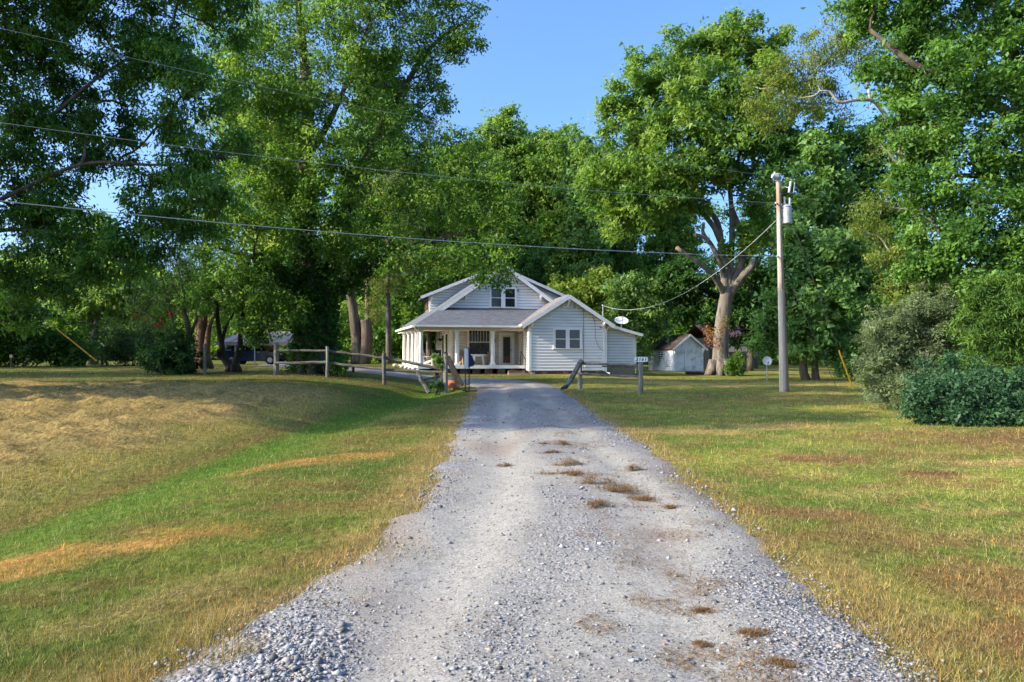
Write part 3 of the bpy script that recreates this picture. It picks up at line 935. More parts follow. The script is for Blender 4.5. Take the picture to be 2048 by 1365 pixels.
lm = MB()
lm.add([(12.44, .2, 1.10), (15.06, .2, 1.10), (15.06, .2, 3.28), (12.44, .2, 3.98)], [(0, 1, 2, 3)])
lm.add([(15.06, .2, 1.10), (15.06, 6, 1.10), (15.06, 6, 3.28), (15.06, .2, 3.28)], [(0, 1, 2, 3)])
lean = lm.build('lean_to_wall', M['siding_backing'], house)
n = 14
for i in range(n):
    a = 1.12 + i * .20; b = a + .2
    ue = min(15.06, 12.44 + (3.98 - b) / .267)
    if ue < 12.6: continue
    board_mesh(12.45, min(15.06, 12.44 + (3.98 - a) / .267), 12.45, ue, a, b, .2).build('siding_board', M['siding'], lean)
MB().box((14.96, .095, 1.10), (15.10, .199, 3.28)).build('corner_board', M['white'], house)

# --- foundation and porch base
fd = MB().box((7.25, -.93, GZ - .3), (12.37, 5.9, .70)).box((2.4, 2.5, GZ - .3), (9.7, 12.1, .80))
fnd = fd.build('foundation', M['foundation'], house)
MB().box((12.46, .27, GZ - .4), (15.0, 5.9, 1.10)).build('foundation', M['concrete'], house)
for i in range(15):                                   # rough stones showing along the wing footing
    a = 7.3 + i * .335
    MB().box((a, -1.0 + random.uniform(-.02, .03), GZ - .2), (a + random.uniform(.24, .32), -.931, .58 + random.uniform(0, .10))).build('foundation_stone', M['stone_white'] if i in (0, 11) else M['foundation'], fnd)
fl = MB()
fl.add([(-.12, -.15, .93), (7.14, -.15, .93), (7.14, 2.35, .93), (2.25, 2.35, .93), (2.25, 9, .93), (-1.15, 6.6, .93), (-.12, -.15, 1.10), (7.14, -.15, 1.10), (7.14, 2.35, 1.10), (2.25, 2.35, 1.10), (2.25, 9, 1.10), (-1.15, 6.6, 1.10)],
       [(0, 1, 2, 3, 4, 5), (6, 7, 8, 9, 10, 11), (0, 1, 7, 6), (1, 2, 8, 7), (2, 3, 9, 8), (3, 4, 10, 9), (4, 5, 11, 10), (5, 0, 6, 11)])
fl.build('porch_floor', M['trim_cream'], house)
MB().box((-.16, -.20, .88), (7.13, -.152, 1.105)).build('porch_fascia', M['white'], house)
for i in range(9):
    a = .1 + i * .85
    MB().box((a, .05, GZ - .3), (a + .5, .5, .925)).build('pier', M['foundation'], house)

# --- porch columns, beam, ceiling
col_pts = [(.05, .02), (2.44, .02), (4.86, .02)]
flare = lambda v: -.16 * v
col_left = [(flare(v) + .03, v) for v in (1.15, 2.25, 3.55, 4.95)]


def porch_column(u, v, zt=3.42, r=.13):
    m = MB()
    m.box((u - .19, v - .19, 1.105), (u + .19, v + .19, 1.19))
    m.lathe([(r * 1.25, 1.19), (r * 1.25, 1.25), (r * 1.08, 1.27), (r * 1.1, 2.0), (r * 1.0, 2.7), (r * .86, 3.25), (r * 1.05, 3.28), (r * 1.05, 3.32)], (u, v, 0), 14)
    m.box((u - .165, v - .165, 3.32), (u + .165, v + .165, zt))
    m.build('porch_column', M['white'], house, smooth=False)


for u, v in col_pts + col_left:
    porch_column(u, v)
MB().box((6.98, -.12, 1.105), (7.14, .06, 3.42)).build('porch_column', M['trim_cream'], house)
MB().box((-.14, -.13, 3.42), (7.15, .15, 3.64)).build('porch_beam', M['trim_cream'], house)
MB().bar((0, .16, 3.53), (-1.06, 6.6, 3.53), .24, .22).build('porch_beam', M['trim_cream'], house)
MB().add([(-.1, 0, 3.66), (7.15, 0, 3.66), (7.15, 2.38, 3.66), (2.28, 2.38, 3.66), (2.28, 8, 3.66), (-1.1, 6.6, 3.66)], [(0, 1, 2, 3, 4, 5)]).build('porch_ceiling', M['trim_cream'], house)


def gutter(p, q, name='gutter'):
    MB().bar(p, q, .11, .12).build(name, M['white'], house)


gutter((-.45, -.53, 3.69), (7.05, -.53, 3.69))
gutter((-.50, -.45, 3.66), (-1.30, 6.9, 3.62))
MB().tube([(-.42, -.5, 3.62), (-.30, -.3, 3.42), (-.14, -.16, 3.3), (-.14, -.16, 1.0)], .045, 8).build('downspout', M['white'], house)
MB().tube([(12.75, -1.25, 3.80), (12.62, -1.1, 3.62), (12.53, -1.06, 3.45), (12.53, -1.06, .62), (12.75, -1.2, .53)], .05, 8).build('downspout', M['white'], house)
MB().tube([(15.4, .1, 3.15), (15.16, .13, 2.98), (15.15, .13, .5)], .05, 8).build('downspout', M['white'], house)

# --- roofs
zr = lambda u: PKZ - SL * abs(u - PKU)
A, B, C_ = (PKU, 1.9, PKZ), (1.35, 1.9, zr(1.35)), (-.42, -.52, zr(-.42) + .06)
D_, E_, F_ = (-1.25, 6.9, 3.70), (-.5, 12.6, 3.60), (PKU, 12.6, PKZ)
slab(house, 'main_roof', [(A, B, D_), (B, C_, D_), (A, D_, E_), (A, E_, F_)], .10, M['shingle'])
slab(house, 'main_roof', [((PKU, 1.9, PKZ), (10.95, 1.9, zr(10.95)), (10.95, 12.6, zr(10.95)), (PKU, 12.6, PKZ))], .10, M['shingle'])
slab(house, 'porch_roof', [((1.352, 1.9, zr(1.35) + .012), (-.418, -.52, zr(-.42) + .072), (7.35, -.52, 3.75), (9.2, 2.39, 5.16), (1.72, 2.39, 5.16))], .09, M['shingle'])
slab(house, 'wing_roof', [((WPU, -1.5, WPK), (6.62, -1.5, WPK - WSL * (WPU - 6.62)), (6.62, .2, WPK - WSL * (WPU - 6.62)), (WPU, 5, WPK))], .10, M['shingle_warm'])
slab(house, 'wing_roof', [((WPU, -1.5, WPK), (12.92, -1.5, WPK - WSL * 3.12), (12.92, 6, WPK - WSL * 3.12), (WPU, 6, WPK))], .10, M['shingle_warm'])
slab(house, 'lean_to_roof', [((12.8, -.2, 4.02), (15.5, -.2, 3.30), (15.5, 6, 3.30), (12.8, 6, 4.02))], .09, M['shingle_warm'])


def rake(p, q, w=.05, h=.24, name='barge_board'):
    MB().bar(p, q, w, h).build(name, M['white'], house)


rake((PKU, 1.87, PKZ - .17), (1.30, 1.87, zr(1.30) - .17))
rake((PKU, 1.868, PKZ - .172), (10.98, 1.868, zr(10.98) - .172))
rake((WPU, -1.53, WPK - .17), (6.58, -1.53, WPK - WSL * (WPU - 6.58) - .17))
rake((WPU, -1.532, WPK - .172), (12.96, -1.532, WPK - WSL * 3.16 - .172))
rake((12.82, -.23, 3.90), (15.53, -.23, 3.19), h=.2)
gutter((12.97, -1.5, 3.80), (12.97, 5.8, 3.80))
gutter((15.55, -.2, 3.20), (15.55, 5.8, 3.20))
gutter((6.57, -1.45, 3.76), (6.57, -.6, 3.76))
# soffits under the gable overhangs
for sgn in (-1, 1):
    for u in (.6, 2.75):
        uu = PKU + sgn * u
    for (uu, yy, zz, y1) in ((PKU + sgn * 2.72, 1.9, zr(PKU + sgn * 2.72) - .12, 2.38), (WPU + sgn * 2.52, -1.5, WPK - WSL * 2.52 - .12, -1.02)):
        MB().add([(uu - .06, yy, zz - .06), (uu + .06, yy, zz - .06), (uu + .06, y1, zz - .62), (uu - .06, y1, zz - .62), (uu - .06, yy, zz - .22), (uu + .06, yy, zz - .22), (uu + .06, y1, zz - .02), (uu - .06, y1, zz - .02)],
                 [(0, 1, 5, 4), (4, 5, 2, 3), (0, 1, 6, 7), (7, 6, 2, 3), (0, 4, 3, 7), (1, 5, 2, 6)]).build('bracket', M['white'], house)
MB().prism([(PKU - .07, 1.88, PKZ - .30), (PKU - .07, 1.88, PKZ - .48), (PKU - .07, 2.36, PKZ - .95), (PKU - .07, 2.36, PKZ - .35)], (.14, 0, 0)).build('bracket', M['white'], house)
MB().prism([(WPU - .08, -1.5, WPK - .30), (WPU - .08, -1.5, WPK - .48), (WPU - .08, -1.04, WPK - .85), (WPU - .08, -1.04, WPK - .35)], (.16, 0, 0)).build('bracket', M['white'], house)

# --- dormers
dm_ = MB().add([(1.0, 4.3, 4.6), (6, 4.3, 4.6), (6, 4.3, 7.95), (4.9, 4.3, 7.78), (1.0, 4.3, 6.12)], [(0, 1, 2, 3, 4)])
dm_.add([(1.0, 4.3, 4.6), (1.0, 4.3, 6.12), (1.0, 9, 6.12), (1.0, 9, 4.6)], [(0, 1, 2, 3)])
dorm = dm_.build('dormer_wall', M['siding_backing'], house)
for i in range(14):
    a = 4.95 + i * .2; b = a + .2
    ua = 1.0 if a < 6.1 else 1.0 + (a - 6.12) / .425
    ub = 1.0 if b < 6.1 else 1.0 + (b - 6.12) / .425
    u2 = PKU - (PKZ - a) / SL + .3
    if u2 - ua < .3: continue
    board_mesh(ua, u2 + 1, ub, u2 + 1, a, b, 4.3).build('siding_board', M['siding'], dorm)
slab(house, 'dormer_roof', [((.42, 3.85, 6.05), (.42, 9.4, 6.05), (4.95, 9.4, 7.93), (4.95, 3.85, 7.93))], .09, M['shingle'])
rake((.36, 3.82, 5.93), (5.1, 3.82, 7.90), h=.2)
MB().prism([(1.05, 3.9, 6.0), (1.05, 3.9, 5.86), (1.05, 4.26, 5.5), (1.05, 4.26, 6.1)], (.12, 0, 0)).build('bracket', M['white'], house)
for k in range(3):                                     # brown casements in the dormer cheek
    v0 = 4.6 + k * 1.3
    w = MB().box((.93, v0, 5.05), (.998, v0 + 1.05, 5.95)).build('window', M['oldwood_chair'], house)
    MB().box((.915, v0 + .12, 5.12), (.928, v0 + .93, 5.88)).build('pane', M['glass'], w)
MB().box((.94, 4.26, 4.9), (1.06, 4.298, 6.1)).build('corner_board', M['white'], house)
MB().add([(11.1, 4.3, 4.6), (11.1, 4.3, 6.12), (7.0, 4.3, 7.86), (6.2, 4.3, 4.6)], [(0, 1, 2, 3)]).build('dormer_wall', M['siding'], house)
slab(house, 'dormer_roof', [((11.7, 3.85, 6.05), (11.7, 9.4, 6.05), (7.15, 9.4, 7.93), (7.15, 3.85, 7.93))], .09, M['shingle_warm'])
rake((11.76, 3.82, 5.93), (7.0, 3.82, 7.90), h=.2)

# --- windows and doors
window(house, 5.18, 6.88, 5.22, 6.50, 2.33, M['glass'], cols=2, mull=.30, fr=.15)
window(house, 8.93, 10.63, 2.24, 3.48, -1.07, M['blind'], cols=2, mull=.27, fr=.15)
for a in (9.16, 10.08):                                # louvre vents near the wing peak
    v_ = MB()
    zt = WPK - WSL * .42 - .32
    v_.box((a, -1.13, 4.86), (a + .38, -1.035, 4.92)).box((a, -1.13, 5.34), (a + .38, -1.035, 5.40)).box((a, -1.13, 4.92), (a + .06, -1.035, 5.34)).box((a + .32, -1.13, 4.92), (a + .38, -1.035, 5.34))
    vo_ = v_.build('vent', M['white'], house)
    for k in range(5):
        MB().bar((a + .06, -1.10, 4.96 + k * .083), (a + .32, -1.10, 4.96 + k * .083), .04, .05, (0, .7, 1)).build('slat', M['siding_bounce_tan'], vo_)
# big porch window: plain lower sash, upper sash with upright bars
bw_ = MB().box((3.42, 2.26, 1.85), (3.60, 2.366, 3.55)).box((5.03, 2.26, 1.85), (5.21, 2.366, 3.55)).box((3.42, 2.25, 3.55), (5.21, 2.366, 3.70)).box((3.36, 2.25, 1.75), (5.27, 2.366, 1.85)).build('window', M['trim_cream'], house)
MB().box((3.60, 2.285, 1.85), (5.03, 2.36, 2.68)).build('pane', M['glass'], bw_)
MB().box((3.60, 2.295, 2.74), (5.03, 2.362, 3.55)).build('pane', M['glass'], bw_)
MB().box((3.60, 2.27, 2.68), (5.03, 2.363, 2.74)).build('sash', M['trim_cream'], bw_)
for k in range(6):
    a = 3.60 + (k + 1) * 1.43 / 7
    MB().box((a - .014, 2.280, 2.74), (a + .014, 2.294, 3.55)).build('muntin', M['trim_cream'], bw_)
# narrow dark windows of the left wall
for v0 in (3.2, 5.6):
    w = MB().box((2.17, v0 - .1, 1.7), (2.262, v0 + 1.1, 3.4)).build('window', M['white'], house)
    MB().box((2.155, v0, 1.8), (2.168, v0 + 1.0, 3.3)).build('pane', M['glass'], w)
# front door
dr_ = MB().box((5.72, 2.25, 1.105), (5.90, 2.366, 3.32)).box((6.66, 2.25, 1.105), (6.84, 2.366, 3.32)).box((5.72, 2.245, 3.20), (6.84, 2.366, 3.40)).build('door', M['white'], house)
MB().box((5.90, 2.265, 1.11), (6.02, 2.36, 3.2)).box((6.54, 2.265, 1.11), (6.66, 2.36, 3.2)).box((6.02, 2.265, 3.08), (6.54, 2.36, 3.2)).box((6.02, 2.265, 1.11), (6.54, 2.36, 1.24)).build('door_frame', M['trim_cream'], dr_)
MB().box((6.02, 2.285, 1.70), (6.54, 2.358, 3.08)).build('pane', M['screen'], dr_)
MB().box((6.02, 2.282, 1.24), (6.54, 2.359, 1.70)).build('lower_panel', M['screen_red'], dr_)
MB().box((6.56, 2.235, 2.05), (6.60, 2.266, 2.22)).build('handle', M['black'], dr_)
MB().box((7.06, 1.0, 1.3), (7.112, 1.9, 3.2)).build('door', M['trim_cream'], house)
# steps and hand rail
st_ = MB().box((5.85, -.62, GZ - .15), (7.05, -.21, .72)).build('step', M['foundation'], house)
MB().box((5.75, -1.05, GZ - .15), (7.10, -.63, .58)).build('step', M['concrete'], house)
hr = MB().tube([(6.92, -1.0, .55), (6.92, -1.0, 1.45), (6.86, .3, 2.05), (6.86, .3, 1.1)], .022, 6)
hr.tube([(6.92, -.5, .7), (6.90, -.5, 1.65)], .014, 6)
hr.build('hand_rail', M['black'], house)
# porch lantern, flood lamp, meter, wires on the wing wall
MB().lathe([(.03, 2.62), (.09, 2.66), (.10, 2.9), (.05, 3.0), (.02, 3.04)], (5.35, 2.24, 0), 8).box((5.33, 2.25, 2.85), (5.37, 2.36, 2.9)).build('wall_lantern', M['black'], house)
MB().lathe([(.05, 0), (.10, .05), (.10, .09), (.03, .12)], (8.62, -1.14, 4.40), 10, 'y').box((8.55, -1.09, 4.46), (8.68, -1.03, 4.58)).build('flood_lamp', M['white'], house)
MB().tube([(10.9, -1.10, .72), (10.9, -1.10, 4.95)], .012, 5).build('wall_cable', M['dark_wire'], house)
MB().tube([(11.5, -1.10, 4.6), (11.72, -1.10, 3.9), (11.75, -1.10, 2.9), (12.0, -1.10, 2.3), (12.35, -1.10, 2.05)], .010, 5).build('wall_cable', M['dark_wire'], house)
MB().box((11.0, -1.12, .95), (11.2, -1.04, 1.12)).build('outlet_box', M['trim_cream'], house)
MB().box((12.05, -1.09, 3.62), (12.22, -1.04, 3.67)).build('wall_bracket', M['black'], house)
# service mast, vent pipe
MB().tube([(13.1, 1.2, 3.6), (13.1, 1.2, 5.28), (13.02, 1.12, 5.38)], .045, 8).build('service_mast', M['steel'], house)
MB().tube([(13.75, 2.6, 3.4), (13.75, 2.6, 4.42)], .055, 8).build('vent_pipe', M['white'], house)


def dish(loc, r, aim, label, mast_h, name='satellite_dish', lean=(0, 0), ground_z=None):
    t = thing(name, label, 'satellite dish', loc)
    n = Vector(aim).normalized()
    q = n.to_track_quat('Z', 'Y').to_matrix().to_4x4()
    top = Vector((lean[0], lean[1], mast_h))
    m = MB().lathe([(.001, -.16 * r), (r * .3, -.14 * r), (r * .6, -.07 * r), (r * .85, .04 * r), (r, .14 * r), (r * 1.01, .12 * r), (r * .85, 0), (r * .5, -.13 * r), (.001, -.19 * r)], (0, 0, 0), 22)
    mm = Matrix.Translation(top) @ q @ Matrix.Translation((0, 0, .14 * r))
    m.v = [tuple(mm @ Vector(p)) for p in m.v]
    m.build('reflector', M['dish'], t, smooth=True)
    a = mm @ Vector((0, -r * .95, .1 * r)); b = mm @ Vector((0, -r * .3, r * 1.0))
    MB().tube([a, b], .014, 5).build('feed_arm', M['black'], t)
    MB().bar(b, b + (a - b).normalized() * .14, .07, .07).build('feed_horn', M['steel'], t)
    MB().tube([(0, 0, -.3), top * .96], .026, 8).build('mast', M['steel'], t)
    return t


dish(HW(14.5, 1.2, 3.62), .50, (.02, -.55, .78), 'oval grey satellite dish on the roof edge of the side lean-to', .58)

# ---------------------------------------------------------------- things on the porch
PZ = 1.103


def adirondack(u, v, rz, mats, label, s=1.0):
    t = thing('porch_chair', label, 'chair', HW(u, v, PZ), HA + rz, 'chairs on the porch')
    for sx in (-1, 1):
        MB().box((sx * .30 - .02, -.36, 0), (sx * .30 + .02, -.28, .56)).build('leg', mats, t)
        MB().bar((sx * .27, .48, .02), (sx * .27, -.34, .36), .04, .12).build('leg', mats, t)
        MB().box((sx * .34 - .07, -.42, .56), (sx * .34 + .07, .36, .585)).build('armrest', mats, t)
    for k in range(5):
        y0 = -.36 + k * .13
        MB().bar((-.26, y0, .385 - k * .045), (.26, y0, .385 - k * .045), .11, .022).build('seat_slat', mats, t)
    for k in range(5):
        x = -.22 + k * .11
        h = .98 + (.08 if k == 2 else .04 if k in (1, 3) else 0)
        MB().bar((x * .8, .24, .2), (x * 1.15, .24 + .36, h), .09, .02, (0, 1, .3)).build('back_slat', mats, t)
    t.scale = (s, s, s)


adirondack(.62, .95, math.radians(70), M['white'], 'white slatted lounge chair beside the corner porch column')
adirondack(3.15, 1.55, math.radians(20), M['oldwood_chair'], 'bare wood armchair left of the white porch table')
adirondack(5.05, 1.6, math.radians(-10), M['oldwood_chair'], 'bare wood armchair between the third porch column and the front door', .95)
adirondack(1.0, 3.0, math.radians(80), M['oldwood_chair'], 'tan porch chair behind the white lounge chair')
t = thing('porch_table', 'white porch table with splayed slab legs under the big window', 'table', HW(4.1, 1.4, PZ), HA)
MB().box((-.50, -.3, .68), (.50, .3, .74)).build('tabletop', M['white'], t)
for sx in (-1, 1):
    MB().prism([(sx * .22, -.25, .62), (sx * .34, -.25, .62), (sx * .40, -.25, 0), (sx * .34, -.25, 0)], (0, .5, 0)).build('leg', M['white'], t)
MB().box((-.34, -.27, .60), (.34, .27, .68)).build('apron', M['white'], t)
t = thing('porch_cabinet', 'black boxy cabinet on legs standing behind the white lounge chair', 'cabinet', HW(1.25, 1.9, PZ), HA)
MB().box((-.3, -.3, .45), (.3, .3, 1.0)).build('body', M['black'], t)
MB().box((-.32, -.32, 1.003), (.32, .32, 1.04)).build('lid', M['black'], t)
for sx in (-.26, .26):
    for sy in (-.26, .26):
        MB().box((sx - .025, sy - .025, 0), (sx + .025, sy + .025, .45)).build('leg', M['black'], t)
t = thing('hanging_planter', 'dark hanging basket hung from the porch ceiling near the left wall', 'planter', HW(1.45, 1.2, 2.75), HA)
MB().lathe([(.06, -.02), (.15, .05), (.17, .17), (.15, .16)], (0, 0, 0), 10).build('basket', M['black'], t)
for k in range(3):
    MB().tube([(math.cos(k * 2.1) * .15, math.sin(k * 2.1) * .15, .17), (0, 0, .89)], .008, 4).build('hanger', M['black'], t)
for i, (u, v, r, lab) in enumerate([(-.45, -.55, .17, 'pale rock at the foot of the corner porch column'), (-.9, .6, .15, 'pale rock beside the second side column of the porch'), (-.75, -.35, .12, 'small pale rock left of the corner column rock'),
                                    (-1.1, 1.8, .16, 'pale rock beside the third side column of the porch'), (-1.5, 3.4, .17, 'pale rock at the far side column of the porch'), (-.2, -.8, .11, 'smallest pale rock in front of the corner porch column')]):
    bm = bmesh.new(); bmesh.ops.create_icosphere(bm, subdivisions=2, radius=r)
    for q in bm.verts: q.co *= 1 + random.uniform(-.18, .18); q.co.z *= .8
    me = bpy.data.meshes.new('garden_rock'); bm.to_mesh(me); bm.free()
    o = link('garden_rock', me, None, M['stone_white'])
    w = HW(u, v); o.location = (w.x, w.y, G1(w.x, w.y) + r * .45)
    tag(o, lab, 'rock', 'pale rocks edging the porch bed')


# ---------------------------------------------------------------- split rail fences
def rough_log(p, q, r0, r1, n=7, segs=5, bend=.02):
    p, q = Vector(p), Vector(q)
    pts = []
    for i in range(segs + 1):
        t = i / segs
        o = Vector((random.uniform(-1, 1), random.uniform(-1, 1), random.uniform(-1, 1))) * bend * (0 if i in (0, segs) else 1)
        pts.append(p.lerp(q, t) + o)
    rad = [r0 + (r1 - r0) * i / segs + random.uniform(-.006, .006) for i in range(segs + 1)]
    return MB().tube(pts, rad, n, .12)


def fpost(parent, px, ptop, d, r, name='post', m=None, dz=0):
    x = X(px, d); z0 = G1(x, d); zt = CAM_H - (ptop - 719) / F * d
    b = rough_log((x, d, z0 - .25), (x + random.uniform(-.02, .02), d, zt), r * 1.04, r, 9, 5, .006)
    return b.build(name, m or M['post'], parent)


def frail(parent, p, q, r=.065, m=None):
    return rough_log(p, q, r, r * random.uniform(.8, 1.0), 7, 7, .018).build('rail', m or M['rail'], parent)


lf = thing('rail_fence', 'broken weathered split rail fence running left from the driveway past the ivy tree', 'fence', (0, 0, 0))
fpost(lf, 552, 686, 31, .115)
fpost(lf, 655, 693, 30.6, .07)
fpost(lf, 768, 706, 30.4, .085, m=M['rail'])
fpost(lf, 891, 708, 30.2, .10)
dd_ = 30.6
frail(lf, P(553, 701, 30.9), P(657, 702, 30.7), .06)
frail(lf, P(550, 727, 30.9), P(657, 725, 30.7), .065)
frail(lf, P(654, 702, 30.72), P(770, 716.5, 30.5), .055)
frail(lf, P(654, 726, 30.72), P(770, 740, 30.5), .065)
frail(lf, P(766, 715, 30.55), P(886, 739, 30.3), .075)
frail(lf, P(766, 740, 30.55), P(893, 745, 30.3), .07)
rough_log(P(834, 745, 30.2), P(858, 786, 30.0), .085, .10).build('fallen_post', M['rail'], lf)
rough_log(P(891, 705, 30.5), P(866, 773, 30.7), .075, .08).build('leaning_post', M['darkwood'], lf)
rough_log(P(846, 760, 30.3), P(880, 753, 30.6), .06, .055).build('loose_rail', M['rail'], lf)
for k, (a, b, w) in enumerate([((893, 714), (926, 772), .16), ((896, 722), (917, 774), .14), ((897, 712), (921, 760), .10)]):
    MB().bar(P(*a, 30.0 + k * .09), P(*b, 29.7 + k * .09), w, .045, (0, -1, .25)).build('leaning_board', M['darkwood'], lf)
lone = thing('fence_post', 'lone grey fence post standing in front of the reddish cedar trunk', 'post', (X(409, 31.2), 31.2, G1(X(409, 31.2), 31.2)))
rough_log((0, 0, -.2), (.02, 0, 1.40), .075, .065, 9, 5, .006).build('post', M['post'], lone)
for px, top, d, h, lab in ((204, 701, 44, .8, 'short pale post left of a pair beside the pale green tree'), (213, 707, 45, .65, 'shorter dark post right of a pair beside the pale green tree')):
    o = thing('fence_post', lab, 'post', (X(px, d), d, G1(X(px, d), d)))
    rough_log((0, 0, -.2), (0, 0, h), .06, .055, 8, 4, .004).build('post', M['post'], o)

rf = thing('rail_fence', 'short weathered rail fence right of the driveway under the number plate', 'fence', (0, 0, 0))
fpost(rf, 1281, 724, 28.0, .10)
fpost(rf, 1160, 722, 30.2, .095)
frail(rf, P(1160, 727, 30.05), P(1283, 731, 28.12), .06)
frail(rf, P(1205, 733, 29.5), P(1283, 736, 28.14), .035)
frail(rf, P(1160, 749, 30.05), P(1283, 754, 28.1), .055)
rough_log(P(1163, 722, 29.9), P(1131, 775, 29.3), .12, .10, 6).build('leaning_post', M['rail'], rf)
rough_log(P(1134, 773, 29.25), P(1122, 778, 29.0), .10, .05, 6).build('leaning_post_foot', M['darkwood'], rf)

ns = thing('house_number_sign', 'white plate with black numbers 2161 on top of the right fence post', 'sign', tuple(P(1282, 719.2, 27.97)))
MB().box((-.268, -.012, -.10), (.268, .012, .10)).build('plate', M['white'], ns)
MB().box((-.045, .0125, -.2), (.045, .03, .12)).build('bracket', M['post'], ns)
fc = bpy.data.curves.new('numerals', 'FONT')
fc.body = '2161'; fc.size = .185; fc.align_x = 'CENTER'; fc.align_y = 'CENTER'; fc.extrude = .003; fc.shear = .22; fc.space_character = 1.28; fc.offset = .004
fo = bpy.data.objects.new('numerals', fc); COL.objects.link(fo)
bpy.context.view_layer.update()
nm = bpy.data.meshes.new_from_object(fo.evaluated_get(bpy.context.evaluated_depsgraph_get()))
bpy.data.objects.remove(fo)
o = link('numerals', nm, ns); nm.materials.clear(); nm.materials.append(M['ink'])
o.location = (0, -.0135, 0); o.rotation_euler = (math.radians(90), 0, 0)

# ---------------------------------------------------------------- utility pole, transformer, wires
pz = G1(11.1, 28)
up = thing('utility_pole', 'tall grey wooden utility pole with a transformer, standing on the right lawn', 'utility pole', (11.12, 28, pz))
tx, tz = -.20, 8.97 - pz + .15


def onpole(z, off=0):
    return Vector((tx * z / tz, off, z))


MB().tube([(0, 0, -.4), onpole(tz * .33), onpole(tz * .66), onpole(tz)], [.138, .122, .106, .090], 14).build('pole', M['pole'], up)
c = onpole(7.45 - pz) + Vector((.31, -.04, 0))
MB().lathe([(.165, -.40), (.18, -.38), (.18, .26), (.198, .28), (.198, .31), (.14, .36), (.05, .40)], c, 20).build('transformer', M['steel'], up, smooth=False)
tr = up.children[-1]
for dx, dy, h in ((-.08, .05, .28), (.10, -.03, .22)):
    MB().lathe([(.05, .33), (.05, .36), (.035, .38), (.05, .42), (.035, .45), (.05, .49), (.035, .52), (.04, .33 + h + .08), (.015, .36 + h + .08)], c + Vector((dx, dy, 0)), 10).build('bushing', M['porcelain'], tr)
for z in (-.12, .16):
    MB().box((c.x + .172, c.y - .05, c.z + z), (c.x + .225, c.y + .05, c.z + z + .07)).build('lug', M['steel'], tr)
MB().box((c.x - .26, c.y - .03, c.z - .02), (c.x - .205, c.y + .05, c.z + .20)).build('hanger', M['steel'], up)
a = onpole(8.55 - pz)
MB().tube([a, a + Vector((.30, 0, .02)), a + Vector((.48, -.02, -.06))], .02, 6).build('cutout_arm', M['white'], up)
MB().tube([a + Vector((.42, -.02, -.22)), a + Vector((.50, -.02, .24))], .05, 10).build('fuse_cutout', M['porcelain'], up)
MB().tube([a + Vector((.50, -.02, .26)), a + Vector((.66, -.02, .20)), a + Vector((.60, -.02, -.22)), a + Vector((.45, -.02, -.24))], .018, 6).build('fuse_tube', M['steel'], up)
a = onpole(8.97 - pz)
MB().tube([a + Vector((-.05, -.1, -.02)), a + Vector((-.30, -.14, .02))], .09, 9).build('top_insulator', M['porcelain'], up)
MB().tube([a + Vector((-.18, -.14, .05)), a + Vector((-.20, -.14, .18))], .05, 8).build('top_insulator', M['porcelain'], up)
MB().tube([onpole(4.2, -.15), onpole(6.6, -.14), onpole(8.4, -.13)], .012, 5).build('ground_wire', M['dark_wire'], up)
for z in (5.7, 7.88):
    MB().tube([onpole(z - pz, -.05) + Vector((-.10, 0, 0)), onpole(z - pz, -.16) + Vector((-.2, 0, 0))], .035, 6).build('line_clamp', M['steel'], up)
sp_ = thing('utility_pole', 'short brown stub pole standing close behind the tall utility pole', 'utility pole', (X(1573, 28.55), 28.55, G1(11.4, 28.5)))
MB().tube([(0, 0, -.4), (-.13, 0, 3.0), (-.24, 0, 5.75)], [.13, .112, .095], 12).build('pole', M['pole_brown'], sp_)
lp = thing('utility_pole', 'wooden utility pole at the far end of the overhead wires', 'utility pole', (-40, 7.4, G1(-40, 7.4)))
MB().tube([(0, 0, -.4), (0, 0, 15)], [.19, .13], 12).build('pole', M['pole'], lp)
lp2 = thing('utility_pole', 'wooden utility pole that the left guy wire holds', 'utility pole', (-32.7, 33, G1(-32.7, 33)))
MB().tube([(0, 0, -.4), (0, 0, 11.4)], [.18, .12], 12).build('pole', M['pole'], lp2)


def wire(p, q, sag, r, name, label, m, n=26, cat='wire', group=None):
    p, q = Vector(p), Vector(q)
    pts = [p.lerp(q, i / n) - Vector((0, 0, 4 * sag * (i / n) * (1 - i / n))) for i in range(n + 1)]
    return tag(MB().tube(pts, r, 5).build(name, m), label, cat, group)


wire((10.66, 27.86, 8.97), (-40, 7.4, 14.77), 1.47, .0048, 'power_line', 'topmost of the three overhead wires, ending at the top of the utility pole', M['wire'], 40, group='overhead wires to the left')
wire((10.72, 27.84, 7.88), (-40, 7.4, 10.1), 1.18, .0066, 'power_line', 'middle overhead wire, meeting the utility pole above the transformer', M['wire'], 40, group='overhead wires to the left')
wire((10.80, 27.84, 5.70), (-40, 7.4, 8.13), 1.18, .012, 'power_line', 'lowest and thickest overhead cable, crossing the ivy tree', M['wire'], 40, group='overhead wires to the left')
w_ = HW(13.02, 1.12, 5.36)
wire((10.85, 28.05, 7.2), w_, 1.55, .0125, 'service_cable', 'sagging twisted cable from the utility pole to the mast on the house roof', M['wire'])
wire(P(1707, 782, 28.2), (10.98, 28.02, 8.6), 0, .010, 'guy_wire', 'thin guy wire from the top of the utility pole, with a yellow guard', M['dark_wire'], 4)
wire(P(1675, 780, 28.75), (11.2, 28.55, 5.7), 0, .010, 'guy_wire', 'thin dark guy wire from the short stub pole to the lawn', M['dark_wire'], 4)
g0 = Vector((X(222, 33), 33, G1(X(222, 33), 33)))
g1 = Vector((-32.7, 33, 11.6))
wire(g0, g1, 0, .010, 'guy_wire', 'thin guy wire slanting up out of the left lawn through a yellow guard', M['dark_wire'], 4)


